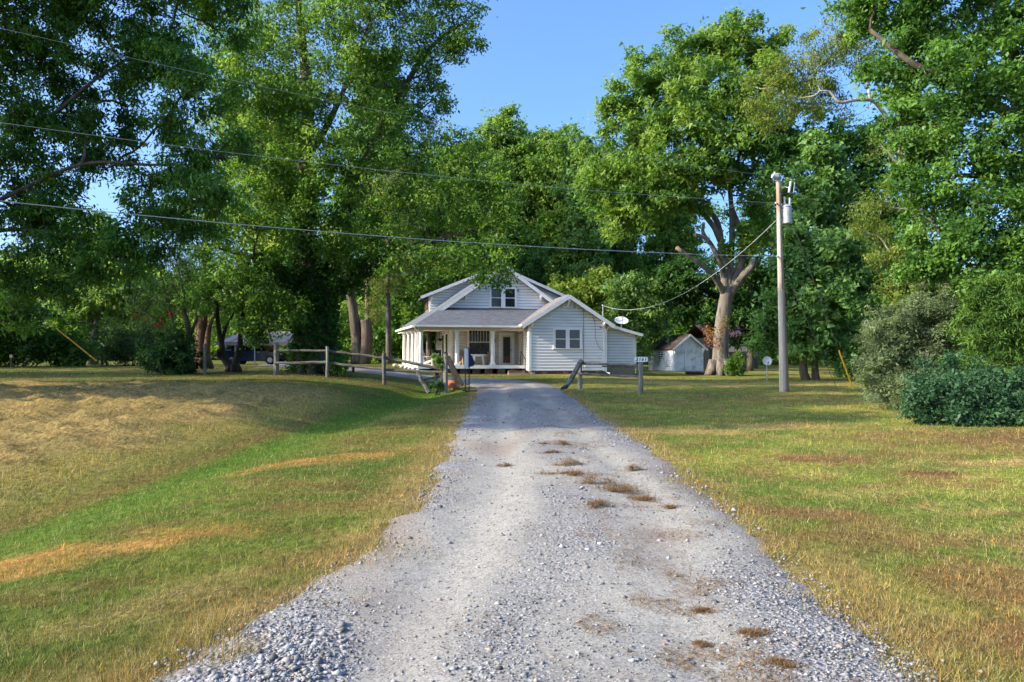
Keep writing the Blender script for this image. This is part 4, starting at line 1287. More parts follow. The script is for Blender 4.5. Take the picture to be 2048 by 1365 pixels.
def guard(p, q, a, b, label):
    p, q = Vector(p), Vector(q); d = (q - p).normalized()
    t = thing('guy_guard', label, 'wire guard', p)
    pts = [d * (a + (b - a) * i / 4) for i in range(5)]
    MB().tube(pts, .034, 8).build('guard_tube', M['yellow'], t)
    MB().tube([d * (a - .06), d * (a + .02)], .042, 8).build('guard_clip', M['yellow'], t)


guard(P(1707, 782, 28.2), (10.98, 28.02, 8.6), .12, 1.78, 'yellow plastic guard on the guy wire right of the utility pole')
guard(g0, g1, .95, 3.4, 'long yellow plastic guard on the slanting guy wire over the left lawn')

# ---------------------------------------------------------------- small things by the gate and on the lawns
x, y = X(934.5, 29.4), 29.4
t = thing('sign_stand', 'black metal sign stand with a narrow pale panel left of the driveway', 'sign stand', (x, y, G1(x, y) + .02), math.radians(-8))
for dx in (-.085, .085):
    MB().box((dx - .02, -.02, .03), (dx + .02, .02, 1.86 if dx > 0 else 1.02)).build('upright', M['black'], t)
MB().box((-.22, -.03, 0), (.45, .03, .05)).build('base_bar', M['black'], t)
MB().box((-.02, -.35, -.02), (.04, .35, .028)).build('base_bar', M['black'], t)
MB().box((-.064, -.015, .28), (.064, .015, .32)).build('crossbar', M['black'], t)
MB().box((-.115, -.06, 1.005), (.055, .10, 1.85)).build('panel', M['paleblue'], t)
MB().box((-.12, -.065, 1.852), (.06, .105, 1.88)).build('panel_cap', M['black'], t)
MB().prism([(.108, -.01, 1.66), (.30, .16, 1.24), (.24, .12, 1.10), (.108, 0, 1.05)], (.012, .02, 0)).build('side_flap', M['navy'], t)
x, y = X(908, 31.2), 31.2
t = thing('flower_pot', 'orange terracotta pot with a teal rim behind the broken fence', 'pot', (x, y, G1(x, y) - .01))
MB().lathe([(.20, 0), (.24, .1), (.275, .30), (.27, .42), (.245, .44)], (0, 0, 0), 20).build('body', M['terracotta'], t, smooth=False)
MB().lathe([(.255, .44), (.27, .46), (.27, .54), (.23, .55), (.21, .48)], (0, 0, 0), 20).build('rim', M['teal'], t)
x, y = X(702, 33), 33
t = thing('lantern_hook', 'thin dark stake with a small black lantern beside the left gravel loop', 'garden stake', (x, y, G1(x, y)))
MB().tube([(0, 0, -.1), (0, 0, 1.0), (.03, 0, 1.06)], .012, 6).build('stake', M['black'], t)
MB().tube([(0, 0, .58), (.10, 0, .60), (.11, 0, .52)], .008, 5).build('hook', M['black'], t)
MB().lathe([(.05, .16), (.065, .2), (.065, .38), (.03, .46), (.015, .52)], (.11, 0, 0), 8).build('lantern', M['black'], t)
x, y = X(23, 37), 37
t = thing('yard_hydrant', 'thin dark post with a small head standing at the far left of the lawn', 'post', (x, y, G1(x, y)))
MB().tube([(0, 0, -.1), (0, 0, .72)], .035, 7).build('stem', M['darkwood'], t)
MB().box((-.07, -.05, .6), (.06, .05, .78)).build('head', M['post'], t)
x, y = X(1534, 39), 39
dish((x, y, G1(x, y)), .262, (-.08, -1, .22), 'round grey satellite dish on a pole in the right yard', 1.12)
x, y = X(1398, 51), 51
t = thing('wooden_skid', 'low dark wooden skid lying on the grass in front of the shed', 'skid', (x, y, G1(x, y)), math.radians(-6))
for k in (-.32, .32):
    MB().bar((-.95, k, .10), (.95, k + .05, .10), .14, .16).build('runner', M['darkwood'], t)
for k in range(6):
    MB().bar((-.85 + k * .33, -.5, .215), (-.82 + k * .33, .5, .215), .24, .05).build('plank', M['barn_wood'] if k % 2 else M['darkwood'], t)
MB().bar((.5, -.55, .09), (1.15, -.45, .05), .16, .1).build('loose_block', M['darkwood'], t)

# ---------------------------------------------------------------- carport and car
x, y = X(520, 50), 50
z = G1(x, y)
cp = thing('carport', 'open carport with a low weathered metal roof and thin posts', 'carport', (x, y, z), math.radians(0))
x0, x1 = -2.72, 4.2
for k in range(7):
    a = x0 + (x1 - x0) * k / 7; b = x0 + (x1 - x0) * (k + 1) / 7 - .012
    sl = .42 if k == 0 else 0
    m = MB().prism([(a, -1.2, 1.62), (b, -1.2, 1.62), (b, 2.6, 2.52), (a + sl, 2.6, 2.52)], (0, 0, -.03))
    m.bar((a + .02, -1.2, 1.64), (a + .02 + sl, 2.6, 2.54), .035, .03)
    m.build('roof_sheet', M['metal_roof'], cp)
    MB().prism([(a, 2.6, 2.515), (b, 2.6, 2.515), (b, 6.4, 1.62), (a, 6.4, 1.62)], (0, 0, -.03)).build('roof_sheet', M['metal_roof'], cp)
MB().box((x0, -1.235, 1.38), (x1, -1.205, 1.61)).build('fascia', M['metal_roof'], cp)
for k in (-1.35, .05, 2.9):
    for yy in (-1.15, 6.2):
        MB().box((k - .03, yy - .03, -.1), (k + .03, yy + .03, 1.6)).build('post', M['steel'], cp)

car = thing('parked_car', 'dark blue hatchback suv parked under the carport', 'car', (X(512, 50.8), 50.8, G1(x, 50.8) - .02), math.radians(-4))
prof = [(-2.25, .35), (-2.33, .55), (-2.30, .92), (-2.16, 1.06), (-1.1, 1.08), (.9, 1.02), (1.75, .95), (2.15, .82), (2.28, .62), (2.26, .38), (1.95, .25), (-1.95, .25)]


def loft(secs):
    """polygon sections ordered across the car -> closed skin"""
    m = MB(); n = len(secs[0])
    v = [p for s_ in secs for p in s_]
    f = [(i * n + k, i * n + (k + 1) % n, (i + 1) * n + (k + 1) % n, (i + 1) * n + k) for i in range(len(secs) - 1) for k in range(n)]
    f += [tuple(range(n)), tuple((len(secs) - 1) * n + k for k in range(n))]
    return m.add(v, f)


def shrink(pr, s, zc=.7, dz=0):
    return [(px_ * s, (pz_ - zc) * (1 - (1 - s) * 1.2) + zc + dz) for px_, pz_ in pr]


secs = []
for yy, s in ((-.90, .94), (-.86, .985), (-.6, 1), (.6, 1), (.86, .985), (.90, .94)):
    secs.append([(a, yy, b) for a, b in shrink(prof, s)])
loft(secs).build('body', M['car_paint'], car)
cab = [(-2.10, 1.05), (-1.95, 1.40), (-1.70, 1.60), (-.6, 1.66), (.35, 1.60), (1.35, 1.0)]
loft([[(a * (.985 if abs(yy) > .7 else 1), yy * (1 if b < 1.2 else .86), b - (.015 if abs(yy) > .7 else 0)) for a, b in cab] for yy in (-.82, -.70, .70, .82)]).build('cabin', M['car_paint'], car)
for sy in (-1, 1):
    def sidew(pts, nm='side_window'):
        q = [(a, sy * ((.826 - .125 * max(0, b - 1.05) / .55) + .012), b) for a, b in pts]
        MB().prism(q, (0, -sy * .02, 0)).build(nm, M['car_glass'], car)
    sidew([(-1.95, 1.12), (-1.72, 1.46), (-1.2, 1.55), (-1.2, 1.11)])
    sidew([(-1.12, 1.10), (-1.12, 1.55), (-.25, 1.56), (-.25, 1.08)])
    sidew([(-.17, 1.07), (-.17, 1.56), (.33, 1.51), (.98, 1.10), (.98, 1.05)])
    for wx in (-1.42, 1.45):
        w = MB().lathe([(.20, -.11), (.32, -.11), (.345, -.06), (.345, .06), (.32, .11), (.20, .11)], (wx, sy * .80, .345), 20, 'y').build('wheel', M['rubber'], car)
        MB().lathe([(.21, -.02), (.21, .115 if sy > 0 else -.115), (.06, .118 if sy > 0 else -.118)], (wx, sy * .80, .345), 16, 'y').build('rim', M['steel'], w)
        for k in range(5):
            t_ = k * 1.2566
            MB().bar((wx, sy * .925, .345), (wx + math.cos(t_) * .2, sy * .925, .345 + math.sin(t_) * .2), .05, .02, (0, 1, 0)).build('spoke', M['chrome'], w)
    for hx in (-.45, .55):
        MB().box((hx - .1, sy * .90 - .012, .90), (hx + .1, sy * .90 + .018, .925)).build('door_handle', M['chrome'], car)
    MB().box((-2.30, sy * .62 - .16, .90), (-2.15, sy * .62 + .18, 1.10)).build('tail_light', M['red'], car)
    MB().box((1.98, sy * .66 - .14, .66), (2.21, sy * .66 + .16, .82)).build('headlight', M['headlamp'], car)
    MB().box((.80, sy * .90 - .02, 1.06), (.95, sy * .90 + .13 * sy + .02, 1.18)).build('mirror', M['car_paint'], car)
    MB().bar((.40, sy * .715, 1.59), (1.33, sy * .80, 1.02), .03, .03).build('pillar_trim', M['chrome'], car)
MB().prism([(.42, -.66, 1.595), (1.33, -.76, 1.03), (1.33, .76, 1.03), (.42, .66, 1.595)], (.02, 0, .015)).build('windscreen', M['car_glass'], car)
MB().prism([(-1.98, -.62, 1.42), (-2.13, -.70, 1.12), (-2.13, .70, 1.12), (-1.98, .62, 1.42)], (-.02, 0, .01)).build('rear_window', M['car_glass'], car)
MB().box((2.20, -.45, .45), (2.30, .45, .62)).build('grille', M['black'], car)

# ---------------------------------------------------------------- the white shed and the barn behind it
sx, sy_ = X(1347, 62), 62
sh = thing('garden_shed', 'small white clapboard shed with a dark gable roof and a plank door', 'shed', (sx, sy_, G1(sx, sy_)), math.radians(20))
W_, D2, EH, PH = 3.15, 4.2, 2.15, 3.30
m = MB().add([(0, 0, 0), (W_, 0, 0), (W_, 0, EH), (W_ / 2, 0, PH), (0, 0, EH), (0, D2, 0), (W_, D2, 0), (W_, D2, EH), (W_ / 2, D2, PH), (0, D2, EH)],
             [(0, 1, 2, 3, 4), (5, 9, 8, 7, 6), (0, 4, 9, 5), (1, 6, 7, 2)])
sw = m.build('wall', M['siding_old'], sh)
clad_u(sw, lambda z: (max(0, W_ / 2 - (PH - z) / ((PH - EH) / (W_ / 2))), min(W_, W_ / 2 + (PH - z) / ((PH - EH) / (W_ / 2)))), .05, 3.2, 0, .19, M['siding_old'])
clad_v(sw, 0, D2, .05, EH, 0, .19, M['siding_old'])
sl = (PH - EH) / (W_ / 2)
for sgn in (-1, 1):
    e = W_ / 2 + sgn * (W_ / 2 + .28); ze = PH - sl * (W_ / 2 + .28) + .07
    MB().prism([(W_ / 2, -.35, PH + .07), (e, -.35, ze), (e, D2 + .2, ze), (W_ / 2, D2 + .2, PH + .07)], (0, 0, .06)).build('roof', M['shed_roof'], sh)
    MB().bar((W_ / 2, -.37, PH + .01), (e, -.37, ze - .06), .04, .16).build('barge_board', M['siding_old'], sh)
    uu = W_ / 2 + sgn * (W_ / 2 - .08)
    MB().prism([(uu - .05, -.34, ze + .12), (uu - .05, -.34, ze - .05), (uu - .05, -.03, ze - .55), (uu - .05, -.03, ze + .16)], (.1, 0, 0)).build('bracket', M['siding_old'], sh)
    MB().box((W_ / 2 + sgn * (W_ / 2 - .03) - .06, -.055, 0), (W_ / 2 + sgn * (W_ / 2 - .03) + .06, -.034, EH - .05)).build('corner_board', M['siding_old'], sh)
sd = MB().box((1.10, -.075, .12), (1.98, -.038, 2.02)).build('door', M['darkwood'], sh)
for k in range(5):
    MB().box((1.125 + k * .168, -.095, .15), (1.125 + k * .168 + .16, -.0755, 1.99)).build('plank', M['siding_old'], sd)
MB().box((1.86, -.115, 1.0), (1.92, -.0955, 1.15)).build('latch', M['black'], sd)
w = MB().box((-.06, 1.55, 1.10), (-.034, 2.45, 1.85)).build('window', M['siding_old'], sh)
MB().box((-.072, 1.63, 1.18), (-.0605, 2.37, 1.78)).build('pane', M['glass'], w)
MB().box((-.08, 1.97, 1.18), (-.0725, 2.03, 1.78)).build('muntin', M['siding_old'], w)
for k in range(4):
    MB().box((.15 + k * .85, .1, -.3), (.5 + k * .85, .5, .04)).build('footing_stone', M['stone_white'], sh)

bx, by = X(1418, 74), 74
ba = thing('old_barn', 'grey plank barn with rusty roof and lean-to, half hidden behind the big oak', 'barn', (bx, by, G1(bx, by)), math.radians(6))
MB().box((0, .03, -.2), (5.6, 7, 3.4)).build('wall', M['barn_wood'], ba)
for k in range(18):
    MB().box((k * .31, 0, 0), (k * .31 + .29, .028, 3.4 + (.05 if k % 3 else -.06))).build('plank', M['barn_wood'], ba)
for k in range(6):
    a = -.3 + k * 1.04
    MB().prism([(a, -.35, 3.45), (a + 1.02, -.35, 3.45), (a + 1.02, 3.5, 5.0), (a, 3.5, 5.0)], (0, 0, -.04)).build('roof_sheet', M['rust'], ba)
MB().prism([(-.3, 3.5, 5.0), (5.9, 3.5, 5.0), (5.9, 7.4, 3.45), (-.3, 7.4, 3.45)], (0, 0, -.04)).build('roof', M['rust'], ba)
MB().prism([(1.0, -2.6, 1.75), (3.7, -2.6, 1.75), (3.7, -.4, 2.6), (1.0, -.4, 2.6)], (0, 0, .06)).build('lean_to_roof', M['barn_wood'], ba)
for k in (1.1, 3.55):
    MB().box((k - .06, -2.5, -.2), (k + .06, -2.38, 1.78)).build('lean_to_post', M['post'], ba)


# ---------------------------------------------------------------- trees and shrubs
def unit(v):
    return v / np.maximum(1e-6, np.linalg.norm(v, axis=1, keepdims=True))


def leaf_quads(C, R, per, ln, wd, pal, droop=.25, flat=.75, cl_var=.25, lf_var=.22, up=.35, seed=0, out=None, tri=False):
    """leaves round clump centres C (N,3), clump radii R; returns verts, faces, colours"""
    g = np.random.default_rng(1000 + seed)
    N_ = len(C)
    idx = np.repeat(np.arange(N_), per)
    n = len(idx)
    off = g.normal(0, .5, (n, 3)); off *= (R[idx])[:, None]; off[:, 2] *= flat
    p = C[idx] + off
    nrm = unit(g.normal(0, 1, (n, 3)) + np.array((0, 0, up * 2)) + (unit(out[idx]) * .7 if out is not None else 0))
    ax = g.normal(0, 1, (n, 3)); ax[:, 2] -= droop * 2
    ax = unit(ax - nrm * np.sum(ax * nrm, 1, keepdims=True))
    sd = np.cross(nrm, ax)
    s = np.exp(g.normal(-.06, .30, n)).clip(.45, 1.7)[:, None]
    L_ = ln * s; W_ = wd * s * g.uniform(.8, 1.2, n)[:, None]
    if tri:
        v = np.stack([p - sd * W_ * .62, p + sd * W_ * .62 + nrm * W_ * .15, p + ax * L_ * 1.15], 1).reshape(-1, 3)
        f = np.arange(3 * n).reshape(n, 3)
    else:
        v = np.stack([p, p + ax * L_ * .45 + sd * W_ * .5 + nrm * W_ * .18, p + ax * L_ - nrm * L_ * .10, p + ax * L_ * .45 - sd * W_ * .5 + nrm * W_ * .18], 1).reshape(-1, 3)
        f = np.arange(4 * n).reshape(n, 4)
    pal = np.array(pal, float)
    ci = g.random(N_); li = g.random(n)
    t = np.clip(ci[idx] * (1 - lf_var) + li * lf_var + g.normal(0, .05, n), 0, .999) * (len(pal) - 1)
    k = t.astype(int); fr = (t - k)[:, None]
    c = pal[k] * (1 - fr) + pal[np.minimum(k + 1, len(pal) - 1)] * fr
    c = c * KC * (1 + (g.random(n)[:, None] - .5) * lf_var * 1.6) * (1 + (ci[idx][:, None] - .5) * cl_var)
    return v, f, np.repeat(np.clip(c, .004, .6), 3 if tri else 4, 0)


class Wood:
    """trunk and branches of one tree"""
    def __init__(s):
        s.m = MB(); s.sk = []; s.rad = []

    def limb(s, pts, r0, r1, n=9, jit=.06, k=6):
        pts = catmull([tuple(p) for p in pts], k) if len(pts) > 2 else np.array([tuple(pts[0]), tuple((Vector(pts[0]) + Vector(pts[1])) / 2), tuple(pts[1])])
        m = len(pts)
        rad = [r0 + (r1 - r0) * (i / (m - 1)) ** .8 for i in range(m)]
        s.m.tube([Vector(p) for p in pts], rad, n, jit)
        for p, r in zip(pts, rad):
            s.sk.append(np.array(p)); s.rad.append(r)
        return pts

    def reach(s, tgt, r_end=.03, n=6, rmax=.25, wob=.12):
        """grow a branch from the nearest lower part of the skeleton to a target"""
        S_ = np.array(s.sk); t = np.array(tgt)
        d = np.linalg.norm(S_ - t, axis=1) + np.maximum(0, S_[:, 2] - t[2]) * 1.5
        i = int(np.argmin(d)); p = S_[i]
        ln = np.linalg.norm(t - p)
        if ln < .05: return
        r0 = min(s.rad[i] * .75, rmax, .03 + .022 * ln)
        a = p + (t - p) * .35 + np.array((0, 0, -.06 * ln)) + np.random.default_rng(i).normal(0, wob * ln * .5, 3) * np.array((1, 1, .5))
        b = p + (t - p) * .7 + np.array((0, 0, .03 * ln)) + np.random.default_rng(i + 1).normal(0, wob * ln * .4, 3) * np.array((1, 1, .5))
        s.limb([p, a, b, t], r0, r_end, n, .04, 3)


SEED = [0]
KD, KP, KL, KC = 3.0, 1.18, 1.26, np.array((1.9, 1.98, 1.65))                # overall foliage density: clumps, leaves per clump, leaf size


def crown_clumps(blobs, dens, cr, seed, shell=.5):
    """clump centres in the lobes of a crown; blobs: (centre, rx, ry, rz)"""
    g = np.random.default_rng(seed)
    Cs, Rs, Os, Bs = [], [], [], []
    for bi, (c, rx, ry, rz) in enumerate(blobs):
        n = max(3, int(dens * (rx * ry + ry * rz + rx * rz) / 3))
        d = unit(g.normal(0, 1, (n, 3)))
        rr = shell + (1 - shell) * g.random(n) ** .7
        rr *= 1 + .18 * g.normal(0, 1, n).clip(-1.5, 1.5)
        o = d * rr[:, None]
        Cs.append(np.array(c) + o * np.array((rx, ry, rz))); Rs.append(cr * g.uniform(.6, 1.35, n)); Os.append(o); Bs += [bi] * n
    return np.concatenate(Cs), np.concatenate(Rs), np.concatenate(Os), np.array(Bs)


def tree(name, label, cat, base, limbs, lobes, d0, pal, leaf=(.14, .07), per=46, dens=3.2, cr=.55, bark=None, group=None, lm=None, dspread=.0, depth=.9, up=.35, droop=.25,
         twigs=True, shell=.5, flare=0, rmax=.25, crown_name='crown', flat=.75, shoots=1.0):
    """lobes: (px, py, rx_px, ry_px[, d]) in photograph pixels at the distance d"""
    SEED[0] += 1
    seed = SEED[0]
    root = thing(name, label, cat, tuple(base), 0, group)
    b0 = Vector(base)
    wd = Wood()
    for pts, r0, r1 in limbs:
        wd.limb([Vector(p) - b0 for p in pts], r0, r1, 10)
    if flare:
        for k in range(9):
            a = k * .698 + random.uniform(-.2, .2)
            r = flare
            wd.m.tube([(math.cos(a) * r * .55, math.sin(a) * r * .55, flare * 1.15), (math.cos(a) * r * .8, math.sin(a) * r * .8, flare * .45), (math.cos(a) * r * 1.2, math.sin(a) * r * 1.2, -.05)], [r * .36, r * .36, r * .14], 7, .08)
    g = np.random.default_rng(seed + 500)
    blobs = []
    for lb in lobes:
        px, py, rx, ry = lb[:4]
        d = lb[4] if len(lb) > 4 else d0 + (g.uniform(-dspread, dspread) if dspread else 0)
        c = P(px, py, d) - b0
        mx_, mz = rx * d / F, ry * d / F
        blobs.append((tuple(c), mx_, (mx_ + mz) / 2 * depth, mz))
    base_n = len(blobs)
    for i in range(base_n):                                # ragged edge: small sprays standing out of each lobe
        c, rx, ry, rz = blobs[i]
        if rx < .25: continue
        for k in range(3):
            a = g.uniform(0, 6.283); q = g.uniform(.95, 1.22); fr = g.uniform(.20, .34)
            blobs.append(((c[0] + math.cos(a) * rx * q, c[1] + g.uniform(-.8, .5) * ry, c[2] + math.sin(a) * rz * q), rx * fr, ry * fr, rz * fr))
    order = sorted(range(len(blobs)), key=lambda i: min(np.linalg.norm(np.array(wd.sk) - np.array(blobs[i][0]), axis=1)) if wd.sk else 0)
    if wd.sk:
        for i in order:
            if i >= base_n: continue
            wd.reach(np.array(blobs[i][0]) - np.array((0, 0, blobs[i][3] * .3)), .04, 7, rmax)
    C, R, O, B = crown_clumps(blobs, dens * KD, cr, seed, shell)
    if twigs and wd.sk:
        S_ = np.array(wd.sk)
        sel = g.random(len(C)) < shoots / KD * 1.5
        for c, o in zip(C[sel], O[sel]):
            dd = np.linalg.norm(S_ - c, axis=1)
            p = S_[int(np.argmin(dd))]
            mid = (p + c) / 2 + g.normal(0, .08, 3) * np.linalg.norm(c - p) - np.array((0, 0, .03))
            wd.m.tube([Vector(p), Vector(mid), Vector(c)], [.028, .018, .008], 3, 0, False)
    v, f, cc = leaf_quads(C, R, int(per * KP), leaf[0] * KL, leaf[1] * KL, pal, droop, flat, up=up, seed=seed, out=O, tri=d0 >= 40)
    if wd.m.v:
        wd.m.build('trunk', bark or M['bark'], root, smooth=True)
    link(crown_name, np_mesh(crown_name, v, f, cc), root, lm or M['leaf'])
    return root, wd


def gp(px, d):
    x = X(px, d)
    return Vector((x, d, G1(x, d) - .05))


DARK = [(.016, .040, .010), (.026, .062, .014), (.036, .082, .018)]
MID = [(.030, .068, .014), (.050, .102, .020), (.078, .132, .026), (.110, .155, .032)]
YEL = [(.060, .095, .018), (.095, .135, .026), (.140, .165, .034)]
PALE = [(.050, .095, .030), (.085, .140, .045), (.125, .175, .058)]
OAKC = [(.036, .076, .016), (.060, .114, .023), (.090, .140, .030), (.120, .155, .036)]
GREYG = [(.056, .078, .044), (.088, .112, .066), (.125, .148, .085)]
BLUEG = [(.018, .046, .024), (.030, .066, .034), (.046, .086, .044)]

# big ivy clad tree left of the house
D1 = 33.6
b = gp(632, D1)
limbs = [([b + Vector((0, 0, -.3)), P(632, 700, D1), P(630, 640, D1), P(626, 590, D1), P(613, 520, D1), P(606, 430, D1), P(611, 330, D1), P(616, 200, D1), P(604, 80, D1), P(590, -60, D1)], .98, .14),
         ([P(634, 640, D1), P(652, 592, D1 - .2), P(700, 560, D1 - .6), P(770, 515, D1 - 1.2), P(870, 482, D1 - 1.8), P(985, 455, D1 - 2.4)], .46, .08),
         ([P(632, 620, D1), P(656, 560, D1 + .5), P(680, 470, D1 + 1), P(705, 380, D1 + 1.2), P(745, 290, D1 + 1), P(800, 190, D1), P(862, 95, D1 - .5), P(935, 40, D1 - .8)], .42, .06),
         ([P(622, 610, D1), P(580, 560, D1 - .8), P(520, 520, D1 - 1.6), P(450, 500, D1 - 2)], .30, .07),
         ([P(606, 400, D1), P(560, 330, D1 - 1), P(500, 260, D1 - 1.6), P(470, 150, D1 - 2)], .22, .06),
         ([P(611, 320, D1), P(655, 250, D1 - 1), P(700, 150, D1 - 1.4), P(740, 40, D1 - 1.8)], .22, .05)]
lobes = [(560, 50, 120, 85), (700, 30, 100, 75, 32.2), (835, 70, 70, 50, 32.7), (905, 25, 50, 28, 32.4), (930, 75, 30, 26, 32.2), (862, 130, 36, 34, 32.6), (905, 110, 22, 24, 32.2), (800, 10, 70, 40, 33.2), (770, 150, 70, 60, 33.2), (660, 170, 100, 80, 31.7),
         (520, 180, 90, 90, 31.7), (820, 215, 62, 48, 33.7), (870, 190, 28, 30, 33.2), (760, 255, 90, 70, 32.2), (840, 300, 70, 50, 32.6), (640, 310, 90, 70, 31.2), (520, 320, 80, 70, 31.2), (930, 320, 66, 44, 31.8), (985, 365, 40, 44, 31.4),
         (960, 420, 66, 60, 31.2), (1010, 478, 34, 44, 30.8), (880, 405, 90, 60, 31.6), (760, 395, 80, 70, 31.4), (640, 440, 60, 60, 31.2), (815, 500, 90, 36, 31.2), (920, 515, 70, 34, 30.8), (1000, 540, 38, 22, 30.6),
         (520, 440, 80, 60, 31.0), (430, 470, 66, 56, 30.8), (530, 560, 60, 50, 31.2), (450, 570, 66, 46, 31.0), (620, -70, 160, 80), (790, -60, 130, 60, 32.2), (470, 100, 80, 80, 31.2), (700, 500, 60, 44, 32.7), (560, 620, 40, 24, 31.2), (525, 655, 26, 20, 31.2), (700, -170, 160, 90), (540, -180, 140, 90), (590, 390, 60, 60, 32.2), (700, 330, 60, 60, 33.2), (600, 250, 60, 60, 32.7), (440, 200, 60, 60, 32.2), (430, 380, 50, 50, 32.2), (700, 560, 40, 24, 33.2)]
t1, w1 = tree('ivy_tree', 'huge ivy wrapped shade tree left of the house, with spreading limbs over the yard', 'tree', b, limbs, lobes, D1, MID, (.125, .062), 60, 4.9, .50, M['bark'], depth=1.0, flare=1.0, shoots=.45, shell=.35)
# ivy on the trunk and lower limbs of it
gI = np.random.default_rng(5)
pts = np.array([q for q in w1.sk]); rr = np.array(w1.rad)
selI = np.where((pts[:, 2] < 9.5) & (rr > .13) & (np.abs(pts[:, 0]) < 4))[0]
CI = []
for i in selI:
    for k in range(int(3 + 24 * rr[i])):
        a = gI.random() * 6.283; r_ = rr[i] * gI.uniform(.85, 1.35)
        CI.append((pts[i, 0] + math.cos(a) * r_, pts[i, 1] + math.sin(a) * r_, pts[i, 2] + gI.uniform(-.35, .35)))
CI = np.array(CI)
CI = CI[CI[:, 2] > .05]
v, f, cc = leaf_quads(CI, np.full(len(CI), .34), 28, .16, .13, DARK + [(.040, .095, .020)], .5, 1, seed=77)
link('ivy', np_mesh('ivy', v, f, cc), t1, M['leaf_gloss'])

# walnut reaching in from the left
D2_ = 23
b = gp(-150, D2_ + 1)
limbs = [([b, P(-150, 500, D2_ + 1), P(-130, 300, D2_ + 1), P(-90, 120, D2_ + 1), P(-60, -60, D2_ + 1)], .55, .16),
         ([P(-140, 420, D2_ + 1), P(-40, 330, D2_), P(80, 250, D2_), P(190, 160, D2_), P(300, 90, D2_)], .11, .03),
         ([P(-145, 520, D2_ + 1), P(-40, 470, D2_), P(60, 460, D2_ - .5), P(160, 480, D2_ - .5), P(260, 470, D2_ - .5)], .10, .03),
         ([P(-140, 460, D2_ + 1), P(0, 400, D2_ - .5), P(160, 330, D2_ - .8), P(300, 330, D2_ - .8), P(410, 330, D2_ - .6)], .09, .03)]
lobes = [(60, 50, 100, 70), (200, 30, 90, 60), (330, 60, 90, 70), (430, 40, 70, 60, 25), (40, 170, 80, 60), (255, 130, 60, 50), (390, 170, 66, 66), (330, 235, 50, 36), (150, 195, 40, 36), (40, 300, 80, 66), (110, 375, 70, 52),
         (180, 260, 40, 36), (420, 300, 66, 56, 22.4), (345, 335, 50, 44, 22.6), (300, 400, 66, 44, 22.4), (440, 400, 62, 56, 22), (350, 450, 80, 48, 22.2), (210, 490, 90, 42, 22.4), (70, 470, 90, 56, 22.6), (40, 555, 76, 46, 22.8), (140, 545, 60, 32, 22.6), (300, 512, 50, 28, 22.4), (100, -120, 200, 80, 21.5), (330, -130, 150, 80, 21.5), (-100, -60, 150, 100, 21.5),
         (-90, 100, 110, 100), (-110, 280, 110, 110), (-110, 450, 100, 90), (130, -40, 180, 70), (380, -40, 120, 50), (-20, 620, 60, 50, 23.5), (215, 335, 40, 22, 24), (260, 300, 30, 26, 24), (100, 125, 66, 44), (20, 235, 50, 36), (160, 262, 46, 36, 24), (255, 205, 36, 34, 24), (330, 140, 50, 50), (60, 400, 60, 50)]
tree('walnut_tree', 'dark walnut tree reaching in from the left edge, with long drooping leaflets', 'tree', b, limbs, lobes, D2_,
     [(.022, .058, .012), (.036, .086, .017), (.056, .118, .022), (.085, .150, .027)], (.128, .045), 84, 7.2, .42, M['bark'], droop=.75, lm=M['leaf_gloss'], dspread=.8, shell=.3, shoots=.6)

# trees along the left, in front of the carport
b = gp(185, 47)
tree('maple_tree', 'pale green maple with a forked grey trunk at the back of the left lawn', 'tree', b,
     [([b, P(185, 690, 47), P(186, 660, 47), P(176, 620, 47), P(170, 560, 47)], .36, .10), ([P(188, 675, 47), P(198, 640, 47), P(215, 590, 47), P(240, 540, 47)], .26, .08), ([P(184, 650, 47), P(160, 620, 47), P(130, 600, 47)], .14, .05)],
     [(175, 590, 66, 46), (235, 560, 60, 52), (150, 530, 56, 50), (215, 500, 62, 50), (285, 600, 46, 34), (120, 615, 40, 26), (225, 640, 46, 20), (160, 640, 36, 20), (180, 460, 56, 40)], 47, PALE, (.17, .12), 44, 3.6, .6, M['bark_grey'], droop=.4, shoots=.5)
b = gp(372, 32.2)
tree('crape_myrtle', 'many stemmed crape myrtle with a few red blossoms behind the dark shrub', 'tree', b,
     [([b, P(368, 700, 32.2), P(348, 650, 32.2), P(335, 600, 32.2), P(320, 540, 32.2)], .10, .03), ([b + Vector((.1, .1, 0)), P(378, 690, 32.3), P(372, 640, 32.4), P(366, 580, 32.4), P(352, 520, 32.4)], .12, .03),
      ([b + Vector((.2, 0, 0)), P(377, 700, 32.2), P(378, 660, 32.2), P(368, 625, 32.2), P(356, 590, 32), P(345, 570, 32)], .17, .06), ([P(380, 670, 32.2), P(392, 640, 32.2), P(400, 600, 32.2)], .1, .04), ([b, P(352, 690, 32), P(328, 655, 32), P(300, 630, 31.8), P(268, 605, 31.6)], .07, .02)],
     [(330, 560, 50, 40), (380, 530, 50, 40), (300, 600, 36, 26), (360, 610, 40, 26), (400, 580, 40, 34), (320, 650, 30, 22), (275, 620, 26, 16), (350, 670, 26, 18)], 32.2, [(.034, .066, .018), (.055, .092, .026), (.085, .125, .034)], (.11, .06), 20, 5.5, .42, M['bark'], shoots=.8, shell=.2)
cm = [o for o in COL.objects if o.name == 'crape_myrtle'][0]
CB = np.array([tuple(P(px, py, 31.5) - cm.location) for px, py in ((268, 632), (273, 636), (341, 627), (337, 631), (316, 651), (319, 653), (311, 652), (326, 708), (324, 706), (360, 683), (350, 660), (322, 640), (296, 640))])
v, f, cc = leaf_quads(CB, np.full(len(CB), .09), 22, .05, .04, [(.15, .003, .010), (.20, .006, .020), (.24, .016, .032)], .1, .9, seed=91)
link('blossom', np_mesh('blossom', v, f, cc), cm, M['leaf'])


